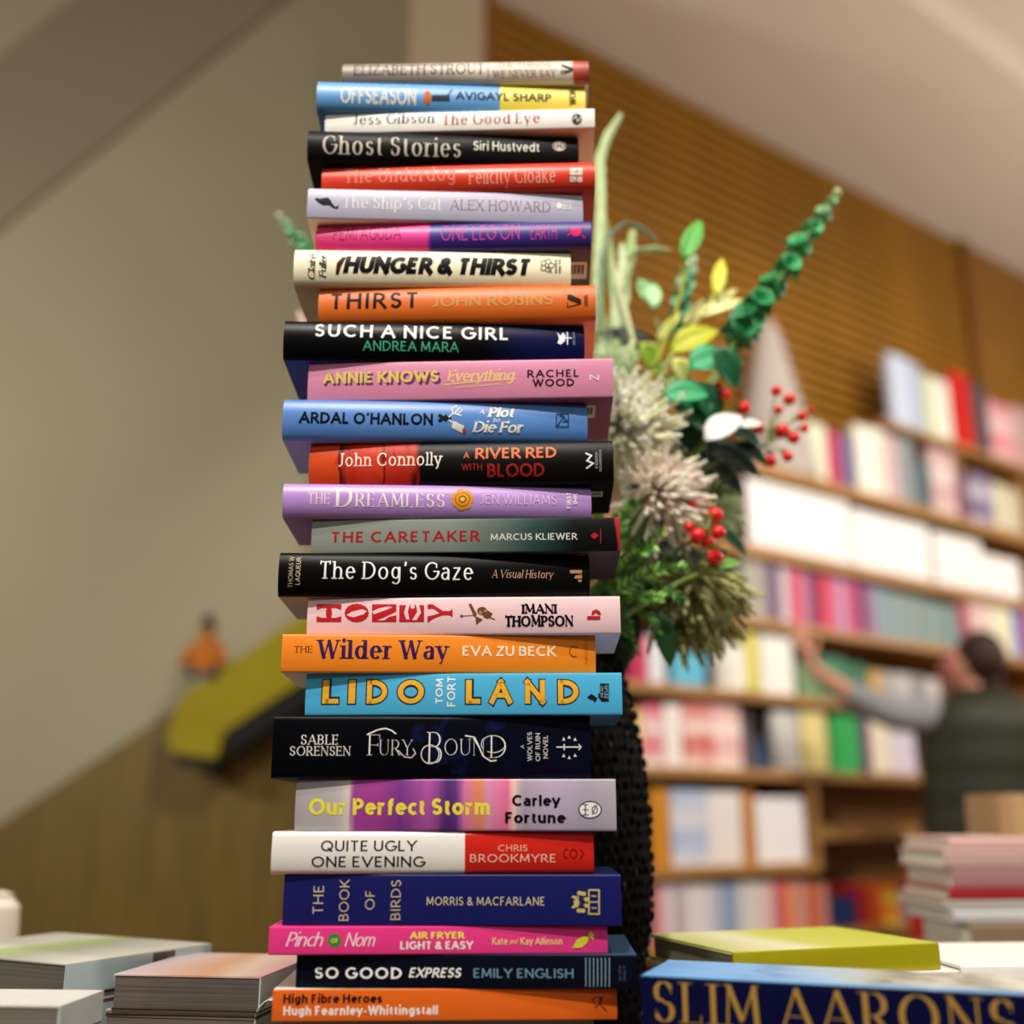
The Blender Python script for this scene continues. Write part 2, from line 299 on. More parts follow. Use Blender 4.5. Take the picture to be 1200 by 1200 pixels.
# ------------------------------------------------------------------ the tall stack: a book is an Empty > cover, page_block, printed lettering and emblems
YF = .869
class Book:
    def __init__(s, xl, xr, yt, yb, yaw, depth, hard, name, label, cat='book', Y=YF, zt=None, zb=None, group=None, B=None):
        s.th = radians(yaw); n = Vector((sin(s.th), -cos(s.th), 0)); ym = (yt+yb)/2
        c = at(0.5*(xl+xr), ym, Y); p0 = Vector((c.x, Y, 0))
        a = hit(xl, ym, p0, n); b = hit(xr, ym, p0, n); mid = (a+b)/2
        s.zt = zt if zt is not None else hit((xl+xr)/2, yt, p0, n).z
        s.zb = zb if zb is not None else hit((xl+xr)/2, yb, p0, n).z
        s.len = (b-a).length; s.t = s.zt-s.zb; s.n = n; s.p0 = Vector((mid.x, mid.y, 0)); s.hard = hard; s.depth = depth*.76
        s.B = B if B is not None else (.0048 if hard else .0012); s.r = .0026 if hard else .0009
        s.root = empty(name, (mid.x, mid.y, s.zb), (0, 0, s.th), label=label, cat=cat)
        if group: s.root['group'] = group
        s.M = Matrix.Translation((mid.x, mid.y, s.zb)) @ Matrix.Rotation(s.th, 4, 'Z'); s.Mi = s.M.inverted(); s.layer = 1
    def yf(s, z):  # depth of the spine surface at local height z
        zz = z-s.t/2; h = s.t/2; zn = min(1, abs(zz)/h); y = s.B*zn**2.2
        d = abs(zz)-(h-s.r)
        if d > 0: y += s.r*(1-sqrt(max(0, 1-(min(1, d/s.r))**2)))
        return y
    def loc(s, px, py):
        return s.Mi @ hit(px, py, s.p0, s.n)
    def case(s, spine, top, back, paper='#e9e2d2', inset=.003, boards=None):
        bt = .0026 if s.hard else .0005; h = s.t; N = 22
        zs = [h*(.5-.5*cos(pi*i/N)) for i in range(N+1)]
        outer = [(s.depth, 0)]+[(s.B+s.r+.012, 0)]+[(s.yf(z), z) for z in zs]+[(s.B+s.r+.012, h), (s.depth, h)]
        inner = [(s.depth, bt)]+[(s.B+s.r+.012, bt)]+[(s.yf(z)+bt, min(h-bt, max(bt, z))) for z in zs]+[(s.B+s.r+.012, h-bt), (s.depth, h-bt)]
        m = MB(); n = len(outer); L = s.len/2
        vs = [(x, y, z) for x in (-L, L) for y, z in outer]+[(x, y, z) for x in (-L, L) for y, z in inner]
        fs = []; mi = []
        for i in range(n-1):
            fs.append((i, i+1, n+i+1, n+i)); mi.append(2 if i < 2 else (1 if i >= n-3 else 0))
            fs.append((2*n+i, 3*n+i, 3*n+i+1, 2*n+i+1)); mi.append(0 if 2 <= i < n-3 else 3)
            fs.append((i, 2*n+i, 2*n+i+1, i+1)); mi.append(0 if 2 <= i < n-3 else (2 if i < 2 else 1))
            fs.append((n+i, n+i+1, 3*n+i+1, 3*n+i)); mi.append(0 if 2 <= i < n-3 else (2 if i < 2 else 1))
        fs += [(0, n, 3*n, 2*n), (n-1, 3*n-1, 4*n-1, 2*n-1)]; mi += [2, 1]
        m.v = vs; m.f = fs; m.mi = mi; m.sm = [True]*len(fs)
        m.build('cover', [spine, top, back, mat('#d8d0c0', .8)], s.root, sharp=30)
        p = MB(); ins = inset if s.hard else .0004
        p.box(-L+ins, L-ins, s.B+s.r+bt, s.depth-ins*1.3, bt, h-bt); p.build('page_block', pagemat(paper), s.root)
        return s
    def put(s, name, vf, hexc, rough=.45, lay=None):
        vs, fs = vf
        if lay is None: lay = s.layer; s.layer += 1
        e = .00012+.00004*lay
        bm = bmesh.new(); bv = [bm.verts.new((x, 0, z)) for x, z in vs]
        for f in fs:
            try: bm.faces.new([bv[i] for i in f])
            except ValueError: pass
        k = 1
        while k*.0016 < s.t and s.B > .001:  # cut the print into thin bands so that it follows the rounded spine
            bmesh.ops.bisect_plane(bm, geom=bm.verts[:]+bm.edges[:]+bm.faces[:], plane_co=(0, 0, k*.0016), plane_no=(0, 0, 1)); k += 1
        for v in bm.verts: v.co.y = s.yf(min(s.t-1e-5, max(1e-5, v.co.z)))-e
        me = bpy.data.meshes.new(name); bm.to_mesh(me); bm.free(); me.materials.append(mat(hexc, rough, .12, noise=0)); return link(name, me, s.root)
    def text(s, txt, box, style, hexc, rot=0, name='lettering', caps=False, fatten=0, **k):
        vs, fs = layout(txt, style, caps, fatten); x0, y0, x1, y1 = box
        lo = min(v[0] for v in vs); hi = max(v[0] for v in vs)
        a = s.loc(x0, (y0+y1)/2); b = s.loc(x1, (y0+y1)/2); c = s.loc((x0+x1)/2, y0); d = s.loc((x0+x1)/2, y1)
        out = []
        for x, y in vs:
            f = (x-lo)/(hi-lo)
            if rot == 0: out.append((a.x+(b.x-a.x)*f, d.z+(c.z-d.z)*y))
            elif rot == 90: out.append((b.x+(a.x-b.x)*y, d.z+(c.z-d.z)*f))   # reads upwards, letter tops to the left
            else: out.append((a.x+(b.x-a.x)*y, c.z+(d.z-c.z)*f))
        return s.put(name, (out, fs), hexc, **k)
    def marks(s, name, items, hexc, **k):
        V = []; Fs = []
        def poly(pts):
            q = [s.loc(*p) for p in pts]; kk = len(V); V.extend([(p.x, p.z) for p in q]); Fs.append(tuple(range(kk, kk+len(q))))
        for it in items:
            if it[0] == 'd': _, cx, cy, rx, ry = it; poly([(cx+rx*cos(2*pi*i/16), cy+ry*sin(2*pi*i/16)) for i in range(16)])
            elif it[0] == 'p': poly(it[1])
            elif it[0] == 'q': _, x0, y0, x1, y1 = it; poly([(x0, y0), (x1, y0), (x1, y1), (x0, y1)])
            else:
                pts = it[1] if it[0] == 'l' else [(it[1]+it[3]*cos(2*pi*i/20), it[2]+it[4]*sin(2*pi*i/20)) for i in range(21)]
                o = [[], []]; wd = it[-1]; stroke(o, [(x/10, y/10) for x, y in pts], wd/10, wd/10); kk = len(V)
                q = [s.loc(x*10, y*10) for x, y in o[0]]; V.extend([(p.x, p.z) for p in q]); Fs.extend([tuple(kk+i for i in f) for f in o[1]])
        return s.put(name, (V, Fs), hexc, **k)
T, EM = 'title_lettering', 'publisher_emblem'
AU = 'author_lettering'
YB = [68.5, 95, 129.3, 152.5, 189, 222.5, 258, 290.5, 333, 375.5, 421.5, 467.5, 515.5, 566, 607, 647, 699, 743.5, 788.5, 838, 912.5, 974, 1024.5, 1085, 1118.5, 1158.5, 1196.5]
ZB = [at(530, y, YF).z for y in YB]
def stack(i, xl, xr, yaw, depth, hard, label, dy=0):
    g = .00025
    return Book(xl, xr, YB[i-1], YB[i], yaw, depth, hard, 'book', label, Y=YF+dy, zt=ZB[i-1]-g, zb=ZB[i], group='books in the tall stack')
def flat(h, r=.42, **k): return mat(h, r, .32 if max(lin(h)[:3]) > .06 else .09, .03, 60, **k)
# 1
b = stack(1, 401, 690, -1.2, .128, True, 'slim greyish cream hardback with red tipped end, topmost of the tall stack')
b.case(rampmat([(0, '#8d7f75'), (.35, '#a99b8c'), (.55, '#d6cbb9'), (.935, '#e0d6c6'), (.94, '#b5452c'), (1, '#9d3a26')], distort=.05, dscale=30), flat('#c8bda8'), flat('#c8bda8'))
b.text('ELIZABETH STROUT', (414, 74, 567, 87), 'serif', '#4a3438', name=AU); b.marks('divider_line', [('l', [(572, 72), (572, 90)], 1)], '#7d6a5c')
b.text('THE THINGS', (583, 72, 645, 78.5), 'serif', '#a5604c', name=T); b.text('WE NEVER SAY', (577, 82, 652, 89.5), 'serif', '#7c3a2a', name=T)
b.marks(EM, [('p', [(657, 77), (659, 75), (672, 80), (671, 83)]), ('l', [(659, 86), (670, 83), (658, 83), (658, 86)], 1)], '#1c1c20')
# 2
b = stack(2, 371, 686, 2.4, .130, True, 'hardback with sky blue spine that turns yellow at its right end')
b.case(rampmat([(0, '#5b9bd6'), (.675, '#5b9bd6'), (.676, '#ecd552'), (1, '#ecd552')], const=True), flat('#5b9bd6'), flat('#5b9bd6'))
b.text('OFFSEASON', (399, 102.5, 488, 121), 'bold', '#e9e4da', name=T); b.text('AVIGAYL SHARP', (534, 108.5, 646, 118), 'bold', '#0c0f2c', name=AU)
b.marks('cigar_ornament', [('d', 501, 114, 4.5, 8)], '#c96a2c'); b.marks('cigar_ornament', [('q', 506, 111.5, 527, 118), ('l', [(522, 116), (530, 104)], 1.5)], '#25303c')
b.text('WON', (667, 103, 675, 123), 'bold', '#2c2c24', rot=90, name=EM)
# 3
b = stack(3, 381, 697, -2.2, .128, False, 'thin white paperback with black and red spine lettering')
b.case(flat('#e9e6df'), flat('#e9e6df'), flat('#f0dfc4'))
b.text('Jess Gibson', (414, 133, 510, 145), 'didone', '#0c0a0a', name=AU); b.text('The Good Eye', (519, 133, 633, 145), 'didone', '#a32631', name=T)
b.marks(EM, [('d', 676, 139.5, 6, 6.5)], '#40403c'); b.marks(EM, [('l', [(671, 140), (675, 136), (677, 143), (681, 137)], 1)], '#d8d8d0')
# 4
b = stack(4, 360, 678, 2.6, .130, True, 'black hardback with large cream serif title, below the thin white paperback')
b.case(flat('#100f0f'), flat('#100f0f'), flat('#100f0f'))
b.text('Ghost Stories', (378, 160, 540, 181), 'didone', '#c9c3b2', name=T); b.text('Siri Hustvedt', (555, 166, 632, 177), 'sans', '#e8e4d8', name=AU)
b.marks(EM, [('d', 655.5, 171, 8, 6)], '#d9d4c6'); b.marks(EM, [('r', 651.5, 171, 3, 3, 1), ('r', 659.5, 171, 3, 3, 1), ('l', [(648, 171), (663, 171)], 1)], '#100f0f')
# 5
b = stack(5, 377, 697.5, -2.4, .132, True, 'bright red hardback with pink serif title and white window shaped emblem')
b.case(flat('#d63a22', .33), flat('#d63a22'), flat('#c8352a'))
b.text('The Underdog', (404, 195, 533, 213), 'thinserif', '#ec8a78', name=T, fatten=.05); b.text('Felicity Cloake', (549, 197, 651, 214), 'thinserif', '#f4b3a0', name=AU, fatten=.03)
b.marks(EM, [('q', 668, 196.5, 682.5, 205), ('q', 668, 207, 675, 212.5), ('q', 676.5, 207, 682.5, 212.5)], '#e4dcd2'); b.marks(EM, [('l', [(671, 201), (680, 201)], .8), ('l', [(676, 198), (676, 204)], .8), ('l', [(669, 208), (674, 212)], .8)], '#8a5a50')
# 6
b = stack(6, 360, 683, 2.5, .130, False, 'pale lavender grey paperback with small black cat silhouette on its spine')
b.B = .002; b.case(flat('#b1b1c6', .4), flat('#b1b1c6'), flat('#f2d3bf'))
b.text("The Ship's Cat", (402, 230.5, 517, 245), 'serif', '#e6e6e6', name=T); b.text('ALEX HOWARD', (527, 235, 645, 247), 'thinserif', '#8d3c50', name=AU)
b.marks('cat_emblem', [('p', [(369, 233), (371, 231.5), (374, 233), (384, 231.5), (387, 234), (389, 238), (393, 243), (397, 240), (396, 244.5), (391, 244), (386, 240.5), (378, 240.5), (372, 236.5)])], '#17131a')
b.marks(EM, [('d', 655.5, 241, 3.5, 4), ('l', [(661, 237), (668.5, 237), (668.5, 245), (661, 245), (661, 237)], 1.1), ('r', 664.7, 241, 1.8, 1.8, .8)], '#e6e6e6')
# 7
b = stack(7, 370, 693, -2.3, .130, True, 'hardback with hot pink left end and deep indigo right end, above the cream book')
b.case(rampmat([(0, '#d82f72'), (.405, '#f0379a'), (.42, '#2f1d86'), (1, '#33207e')]), flat('#2c1b6c'), flat('#54465c'))
b.text("'PEMI AGUDA", (388, 265, 470, 281), 'hair', '#5e1038', name=AU); b.text('ONE LEG ON', (517, 263, 609, 281), 'hair', '#e24ca8', name=T, fatten=.03); b.text('EARTH', (622, 263, 652, 280), 'hair', '#e24ca8', name=T, fatten=.03)
b.marks('octopus_emblem', [('d', 675, 272, 6, 5), ('l', [(671, 270), (666, 266)], 1.5), ('l', [(670, 273), (665, 276)], 1.5), ('l', [(679, 270), (684, 265)], 1.5), ('l', [(681, 275), (686, 279)], 1.2)], '#ee2e78')
def barcode(b, u0, u1, y0, y1):
    m = MB(); m.box(u0, u1, y0, y1, -.00025, -.00002); r = m.build('barcode_label', mat('#e8e6e0', noise=0), b.root)
    k = MB()
    for i in range(13):
        x = u0+(u1-u0)*(.1+.8*i/13); k.box(x, x+(u1-u0)*(.02+.02*(i % 3)), y0+(y1-y0)*.15, y0+(y1-y0)*.7, -.0004, -.00026)
    tag(k.build('barcode_bars', mat('#1a1a1a', noise=0), r), kind='stuff')
barcode(b, b.len/2-.022, b.len/2-.003, .03, .062)
# 8
b = stack(8, 344, 669, 1.6, .132, True, 'cream hardback with heavy slanted black title lettering')
b.case(flat('#f0ecca', .4), flat('#ece8c8'), flat('#e0d2b4'))
b.text('Claire', (361, 296, 369.5, 326), 'scriptb', '#3a3630', rot=90, name=AU); b.text('Fuller', (374, 297, 382.5, 325), 'scriptb', '#241f1c', rot=90, name=AU)
b.text('HUNGER & THIRST', (402, 301, 622, 321), 'heavyital', '#060404', name=T, fatten=.05); b.marks('brush_mark', [('p', [(393, 321), (395, 308), (401, 301), (406, 301), (399, 314), (397, 321)])], '#3a1412')
b.marks(EM, [('r', 641+5*cos(a*1.256), 311+5*sin(a*1.256), 3, 3, .9) for a in range(5)]+[('l', [(641, 313), (647, 320)], 1)], '#4a463e'); b.text('PENGUIN', (650, 304, 653, 320), 'bold', '#4a463e', rot=-90, name=EM); b.text('FIG TREE', (654.5, 304, 657.5, 320), 'bold', '#4a463e', rot=-90, name=EM)
# 9
b = stack(9, 373, 698, -2.4, .130, True, 'orange hardback with black title and tan author lettering, between the cream and black books')
b.case(flat('#dc6a1c', .42), flat('#dc6a1c'), flat('#ec9266'))
b.text('THIRST', (388, 342, 489, 361.5), 'boldwide', '#150906', name=T); b.text('JOHN ROBINS', (507, 346, 648, 358.5), 'sans', '#cf9a58', name=AU, fatten=.03)
b.marks(EM, [('p', [(665, 345), (669, 345), (681, 351), (681, 357), (665, 351)]), ('l', [(681, 356), (665, 359.5), (665, 354)], 1)], '#251811'); b.text('VIKING', (684.5, 345, 689, 359), 'bold', '#5d2d16', rot=90, name=EM)
# 10
b = stack(10, 332, 685, 2.6, .132, True, 'black hardback with bold white title over green author name')
b.case(rampmat([(0, '#040405'), (.66, '#040406'), (.82, '#0a1140'), (1, '#090f3c')], rough=.34, spec=.1), flat('#050507'), flat('#33479a'))
b.text('SUCH A NICE GIRL', (369, 380.5, 595, 396.5), 'boldwide', '#f4f4f2', name=T); b.text('ANDREA MARA', (425, 400, 538, 411), 'sans', '#3fa583', name=AU)
b.marks(EM, [('p', [(653, 389), (657, 393), (660, 389), (663, 393), (662, 400), (657, 404), (653, 402), (655, 397)]), ('l', [(665, 388), (665, 404)], 1.5), ('l', [(660, 396), (670, 396)], 1.3)], '#e8ecf2'); b.text('BANTAM', (671, 388, 674, 404), 'sans', '#8f97b8', rot=-90, name=EM)
# 11
b = stack(11, 361, 718, -2.5, .150, False, 'mauve pink paperback with chunky gold title and looping gold script')
b.B = .0016; b.case(flat('#d184a6', .38), flat('#d184a6'), flat('#a85f86'))
b.text('ANNIE KNOWS', (380, 437, 517, 451), 'heavy', '#6d2c62', name='title_shadow', lay=1); b.text('ANNIE KNOWS', (378, 435, 514, 448.5), 'heavy', '#dcc06a', name=T, lay=3)
b.text('Everything', (523, 433, 604, 447), 'scriptb', '#e8bf82', name=T, fatten=.03); b.marks('underline', [('l', [(520, 451), (560, 447), (605, 444)], 1.6), ('l', [(534, 454.5), (585, 450)], 1.2)], '#e8bf82')
b.text('RACHEL', (618, 433, 678, 442), 'boldwide', '#20060f', name=AU); b.text('WOOD', (624, 444, 673, 452.5), 'boldwide', '#20060f', name=AU); b.text('Z', (691, 438.5, 702, 446.5), 'light', '#f0dce4', rot=-90, name=EM, fatten=.05)
barcode(b, b.len/2-.030, b.len/2-.014, .02, .05)
# 12
b = stack(12, 331, 688.5, 2.5, .132, True, 'mid blue hardback with black author name and white garden fork emblem')
b.case(flat('#5587cd', .36), flat('#5587cd'), flat('#9ea4dd'))
b.text("ARDAL O'HANLON", (350, 483.5, 508, 497), 'bold', '#04060c', name=AU, fatten=.03)
b.marks('crossed_tool_handles', [('l', [(514, 486), (524, 493)], 4), ('l', [(514, 494), (524, 487)], 4), ('l', [(522, 490), (529, 490)], 3)], '#10131d')
b.marks('fork_and_trowel', [('l', [(526, 489), (531, 484), (541, 487)], 1.6), ('l', [(531, 484), (529, 478), (536, 474)], 1.4), ('l', [(532, 485), (539, 477)], 1.4), ('l', [(535, 486), (542, 480)], 1.4), ('l', [(526, 492), (530, 495)], 1.6), ('p', [(531, 493), (544, 499), (542, 507), (529, 501)])], '#e8e2d6'); b.marks('fork_and_trowel', [('d', 544, 504.5, 2.3, 3)], '#b23a3a')
b.text('A', (561, 479.5, 568, 485), 'scriptb', '#e9ecf0', name=T); b.text('Plot', (571, 476.5, 603, 489), 'scriptb', '#f0efe6', name=T, fatten=.05); b.text('to', (578, 489.5, 586, 495), 'scriptb', '#e0e4ea', name=T); b.text('Die For', (553, 494, 614, 506.5), 'scriptb', '#f0efe6', name=T, fatten=.04)
b.marks(EM, [('l', [(652, 485), (666, 485), (666, 500), (652, 500), (652, 485)], 1.2), ('l', [(653, 499), (660, 489), (665, 494), (659, 494)], 1.2), ('l', [(655, 487), (662, 488)], 1.2)], '#1d2f5c')
# 13
b = stack(13, 362, 719, -2.5, .134, True, 'hardback with blood orange left end dripping into black')
b.case(rampmat([(0, '#d04a1c'), (.085, '#d9481a'), (.10, '#2a0f0c'), (.14, '#c8321a'), (.24, '#d43c20'), (.255, '#3a0d0a'), (.27, '#c8321a'), (.335, '#bb2a18'), (.37, '#050404'), (1, '#050505')], distort=.14, dscale=38, stretch=(3.2, 1, .9), spec=.15), flat('#060505'), flat('#0a090a'))
b.text('John Connolly', (397, 530, 519, 546), 'slab', '#f2e9dc', name=AU); b.text('A', (543, 529.5, 550, 537), 'bold', '#d86a48', name=T); b.text('RIVER RED', (557, 523.5, 652, 537), 'bold', '#ec7a4a', name=T)
b.text('WITH', (541, 543.5, 565, 551), 'sans', '#9b2a20', name=T); b.text('BLOOD', (571, 543, 638, 558), 'bold', '#a3201c', name=T)
b.marks(EM, [('l', [(686, 531), (693, 534), (688, 540), (695, 543), (687, 549)], 2)], '#e8e8e8'); b.text('HODDER &', (697.5, 530, 700.5, 549), 'sans', '#b4b4b4', rot=-90, name=EM); b.text('STOUGHTON', (702, 527, 705, 552), 'sans', '#b4b4b4', rot=-90, name=EM)
barcode(b, b.len/2-.018, b.len/2-.008, .03, .045)
# 14
b = stack(14, 331, 693, 2.6, .134, True, 'lilac purple hardback with gold rose emblem in the middle of its spine')
b.case(flat('#b68ed4', .34), flat('#b68ed4'), flat('#a888ca'))
b.text('THE', (361, 577.5, 386, 590.5), 'thinserif', '#efe3e6', name=T, fatten=.03); b.text('D', (391, 570, 413, 594), 'didone', '#f2e8e4', name=T); b.text('REAMLESS', (415, 578, 521, 594), 'didone', '#f2e8e4', name=T)
b.marks('rose_emblem', [('d', 542+8*cos(a*.898), 585+8*sin(a*.898), 5.2, 5.2) for a in range(7)], '#dc9526'); b.marks('rose_emblem', [('r', 542, 585, 4, 4, 1.4), ('r', 542, 585, 8.5, 8, 1)], '#9c5c14'); b.marks('rose_emblem', [('d', 542, 585, 2.6, 2.6)], '#f4c653')
b.text('JEN WILLIAMS', (563, 579.5, 652, 591), 'light', '#e0cce6', name=AU); b.text('FIRST', (664, 577, 669, 596), 'heavy', '#efe6ee', rot=90, name=EM); b.text('INK', (671.5, 578, 676.5, 591), 'heavy', '#efe6ee', rot=90, name=EM)
# 15
b = stack(15, 365, 727, -2.2, .150, False, 'paperback with greyish green spine fading to black and bold red title')
b.case(rampmat([(0, '#8a9086'), (.45, '#7c8a80'), (.72, '#274640'), (.86, '#050807'), (.985, '#060606'), (.99, '#a32a32'), (1, '#a32a32')], distort=.05, dscale=20, spec=.15), flat('#30403a'), flat('#3c3640'))
b.text('THE CARETAKER', (389, 622.5, 563, 635), 'boldwide', '#a81c1c', name=T); b.text('MARCUS KLIEWER', (575, 625, 677, 632.8), 'sans', '#cfd6cc', name=AU, fatten=.02)
b.marks('heart_emblem', [('p', [(692, 628), (696, 624), (702, 627.5), (696, 632)]), ('l', [(704, 620), (704, 637)], 1)], '#b01f24'); barcode(b, b.len/2-.034, b.len/2-.028, .014, .03)
# 16
b = stack(16, 326, 691, 2.6, .150, True, 'black hardback with large white serif title and tan subtitle')
b.case(flat('#080808', .36), flat('#080808'), flat('#9ba0a4'))
b.text('THOMAS W', (338, 651, 343.5, 688), 'sans', '#b99c82', rot=90, name=AU); b.text('LAQUEUR', (346.5, 652, 352, 685), 'sans', '#d0b8a0', rot=90, name=AU)
b.text("The Dog's Gaze", (375, 658, 555, 679), 'serif', '#f0f0ee', name=T, fatten=.01); b.text('A Visual History', (576, 668, 649, 677.5), 'serifi', '#c19a7e', name='subtitle_lettering', fatten=.02)
b.marks(EM, [('q', 668, 668, 682, 672), ('p', [(673, 678), (674, 674.5), (682, 673.5), (682, 678)]), ('p', [(677, 679.5), (682, 679.5), (681, 682), (678, 682)])], '#b98a62')
# 17
b = stack(17, 360, 727, -2.3, .150, False, 'pale pink paperback with sideways red capitals and a brown bee')
b.B = .0018; b.case(flat('#efccd2', .38), flat('#efccd2'), flat('#d8c4e0'))
HR = '#c01f28'; HP = '#efccd2'
b.marks(T, [('p', [(371, 708), (400, 708), (400, 715), (394, 712.5), (377, 712.5), (371, 715)]), ('p', [(371, 729), (400, 729), (400, 722), (394, 724), (377, 724), (371, 722)]), ('d', 385.5, 718.3, 3.6, 7.5)], HR, lay=1)
b.marks(T, [('d', 418, 718.3, 14.3, 11)], HR, lay=1); b.marks('letter_counter', [('p', [(406, 721), (412, 717), (424, 714), (430, 716), (426, 720), (414, 723.5)])], HP, lay=3)
b.marks(T, [('q', 436, 708, 464.5, 729)], HR, lay=1); b.marks('letter_counter', [('p', [(436, 716.5), (444, 713), (455, 710.5), (460, 711.5), (452, 715), (438, 720)]), ('p', [(442, 727), (450, 724), (464.5, 717), (464.5, 721), (456, 723), (450, 727)])], HP, lay=3)
b.marks(T, [('q', 468, 709, 497, 729)], HR, lay=1); b.marks('letter_counter', [('p', [(476, 709), (480, 709), (478, 717), (480, 726), (476, 726), (473.5, 718)]), ('p', [(491, 709), (487.5, 709), (489, 717), (483, 726.5), (488, 727), (493.5, 718)]), ('d', 483.5, 711, 2.5, 2.5)], HP, lay=3)
b.marks(T, [('p', [(501, 708), (507, 708), (519, 716), (527, 716), (530.5, 713.5), (530.5, 723.5), (527, 721), (519, 721), (508, 725), (501, 730)])], HR, lay=1); b.marks('letter_counter', [('p', [(501, 714), (508, 714), (515, 718.5), (508, 721), (501, 722.5)])], HP, lay=3)
b.marks('bee_emblem', [('d', 565, 716, 6, 5), ('d', 571, 721, 5, 4), ('p', [(549, 708), (552, 707), (559, 720), (556, 724)]), ('p', [(557, 722), (566, 726), (558, 732)]), ('l', [(572, 723), (580, 726)], 1.4), ('l', [(566, 713), (577, 720)], 2)], '#6b4a2e'); b.marks('bee_emblem', [('l', [(541, 722), (557, 721)], .9), ('d', 541, 722, 1.7, 1.7)], '#8c3a34'); b.marks('bee_emblem', [('d', 563, 718, 2, 2), ('d', 569, 716, 2, 1.5)], '#b08a5c')
b.text('IMANI', (611, 708, 653, 719), 'deco', '#0a0505', name=AU, fatten=.08); b.text('THOMPSON', (592, 721.5, 672, 734), 'deco', '#0a0505', name=AU, fatten=.08); b.marks(EM, [('q', 688, 722, 703.5, 726), ('p', [(693, 720.5), (694, 716), (699, 714), (703, 716.5), (704.5, 720.5), (701, 720.5), (698, 717.5), (696, 720.5)])], '#b8202c')
# 18
b = stack(18, 330, 698, 2.5, .150, False, 'orange paperback with deep purple serif title and cream author lettering')
b.B = .0016; b.case(flat('#f28a20', .38), flat('#f28a20'), flat('#dcd9d8'))
b.text('THE', (345, 757, 366, 764.5), 'serif', '#5c2620', name=T); b.text('Wilder Way', (370, 750, 527, 772), 'serifbold', '#331c54', name=T); b.text('EVA ZU BECK', (542, 757, 652, 769), 'bold', '#f5e4c8', name=AU)
b.marks(EM, [('l', Arc(673, 763.5, 5.5, 6, 60, 320), 1)], '#7c3c12'); b.text('CENTURY', (685, 751, 688.5, 779), 'light', '#8a4414', rot=-90, name=EM)
# 19
b = stack(19, 358, 729, -2.2, .150, True, 'sky blue hardback with large gold capitals outlined in navy')
b.B = .0012; b.r = .0012; b.case(flat('#4db4e2', .35), flat('#4db4e2'), flat('#2c4c7c'))
for ch, x0, x1 in (('L', 378, 397), ('I', 408.5, 416.5), ('D', 430, 454), ('O', 466, 497), ('L', 546, 563), ('A', 573, 601), ('N', 614, 640), ('D', 654, 678)):
    f = .27; b.text(ch, (x0-1.4, 795.4, x1+1.4, 825.9), 'bold', '#1f2a4a', name='title_outline', fatten=.14, lay=1)
    b.text(ch, (x0, 796.8, x1, 824.5), 'bold', '#f0b431', name=T, lay=4, fatten=.03)
b.text('TOM', (510.5, 795, 519, 824.5), 'sans', '#f4f6f4', rot=90, name=AU, fatten=.03); b.text('FORT', (524, 793, 533.5, 828), 'sans', '#f4f6f4', rot=90, name=AU, fatten=.03)
b.marks('bird_emblem', [('p', [(688, 817), (693, 813), (700, 818), (698, 823), (694, 820), (690, 819)])], '#15181e'); b.marks(EM, [('p', [(703, 801), (713.5, 801), (713.5, 822), (705, 822), (701, 817), (701, 813), (703, 812)])], '#15181e')
b.text('HEAD', (703.5, 804, 707, 817), 'sans', '#8fb8cc', rot=90, name=EM); b.text('ZEUS', (708.5, 803, 712.5, 819), 'sans', '#8fb8cc', rot=90, name=EM)
# 20
b = stack(20, 319, 692, 2.3, .152, True, 'thick midnight navy hardback with thin ornate white title, thickest of the tall stack')
b.B = .002; b.case(rampmat([(0, '#030409'), (.46, '#04050c'), (.54, '#0d1438'), (.62, '#040612'), (1, '#070a20')], distort=1.3, dscale=28, rough=.36, spec=.09), flat('#05060e'), flat('#191622'))
b.text('SABLE', (353, 861, 396, 872.5), 'serif', '#eceae2', name=AU); b.text('SORENSEN', (340, 874.5, 411, 885.5), 'serif', '#eceae2', name=AU)
b.text('F', (430, 861, 445, 885), 'thinserif', '#eceae2', name=T, fatten=-.015); b.text('URY', (444, 867, 484, 885), 'thinserif', '#eceae2', name=T, fatten=-.015)
b.marks('flourish', [('l', [(430, 861), (443, 855), (452, 853.5), (459, 856), (464, 860)], 1.6), ('l', [(466, 879), (474, 887), (482, 888), (487, 883), (484, 877)], 1), ('r', 504, 884, 10.5, 11, 1.1), ('l', [(545, 862), (556, 864), (560, 872), (566, 886), (575, 892), (582, 891)], 1.6), ('l', Arc(578, 872, 14, 10, 150, 480), .9)], '#e6e4da')
b.text('B', (500, 858, 518, 894), 'thinserif', '#eceae2', name=T, fatten=-.015); b.text('OUN', (521, 866, 568, 885), 'thinserif', '#eceae2', name=T, fatten=-.015); b.text('D', (573, 862, 593, 888), 'thinserif', '#eceae2', name=T, fatten=-.015)
b.text('A', (610, 873, 614, 877), 'sans', '#c9c7c0', rot=90, name='series_lettering'); b.text('WOLVES', (618, 858, 623.5, 892), 'sans', '#d4d2ca', rot=90, name='series_lettering'); b.text('OF RUIN', (627.5, 859, 633, 892), 'sans', '#d4d2ca', rot=90, name='series_lettering'); b.text('NOVEL', (636.5, 862, 642, 889), 'sans', '#d4d2ca', rot=90, name='series_lettering')
b.marks('sword_emblem', [('l', [(652, 875.5), (681, 875.5)], 1.6), ('l', [(661, 872), (661, 879)], 1.6), ('l', [(678, 872), (681, 875.5), (678, 879)], 1.2)]+[('p', [(667+11*cos(a)-2, 875.5+12*sin(a)+2), (667+11*cos(a), 875.5+12*sin(a)-2), (667+11*cos(a)+2, 875.5+12*sin(a)+2)]) for a in (-2.2, -1.57, -.9, .9, 1.57, 2.2)], '#dcd9cf')
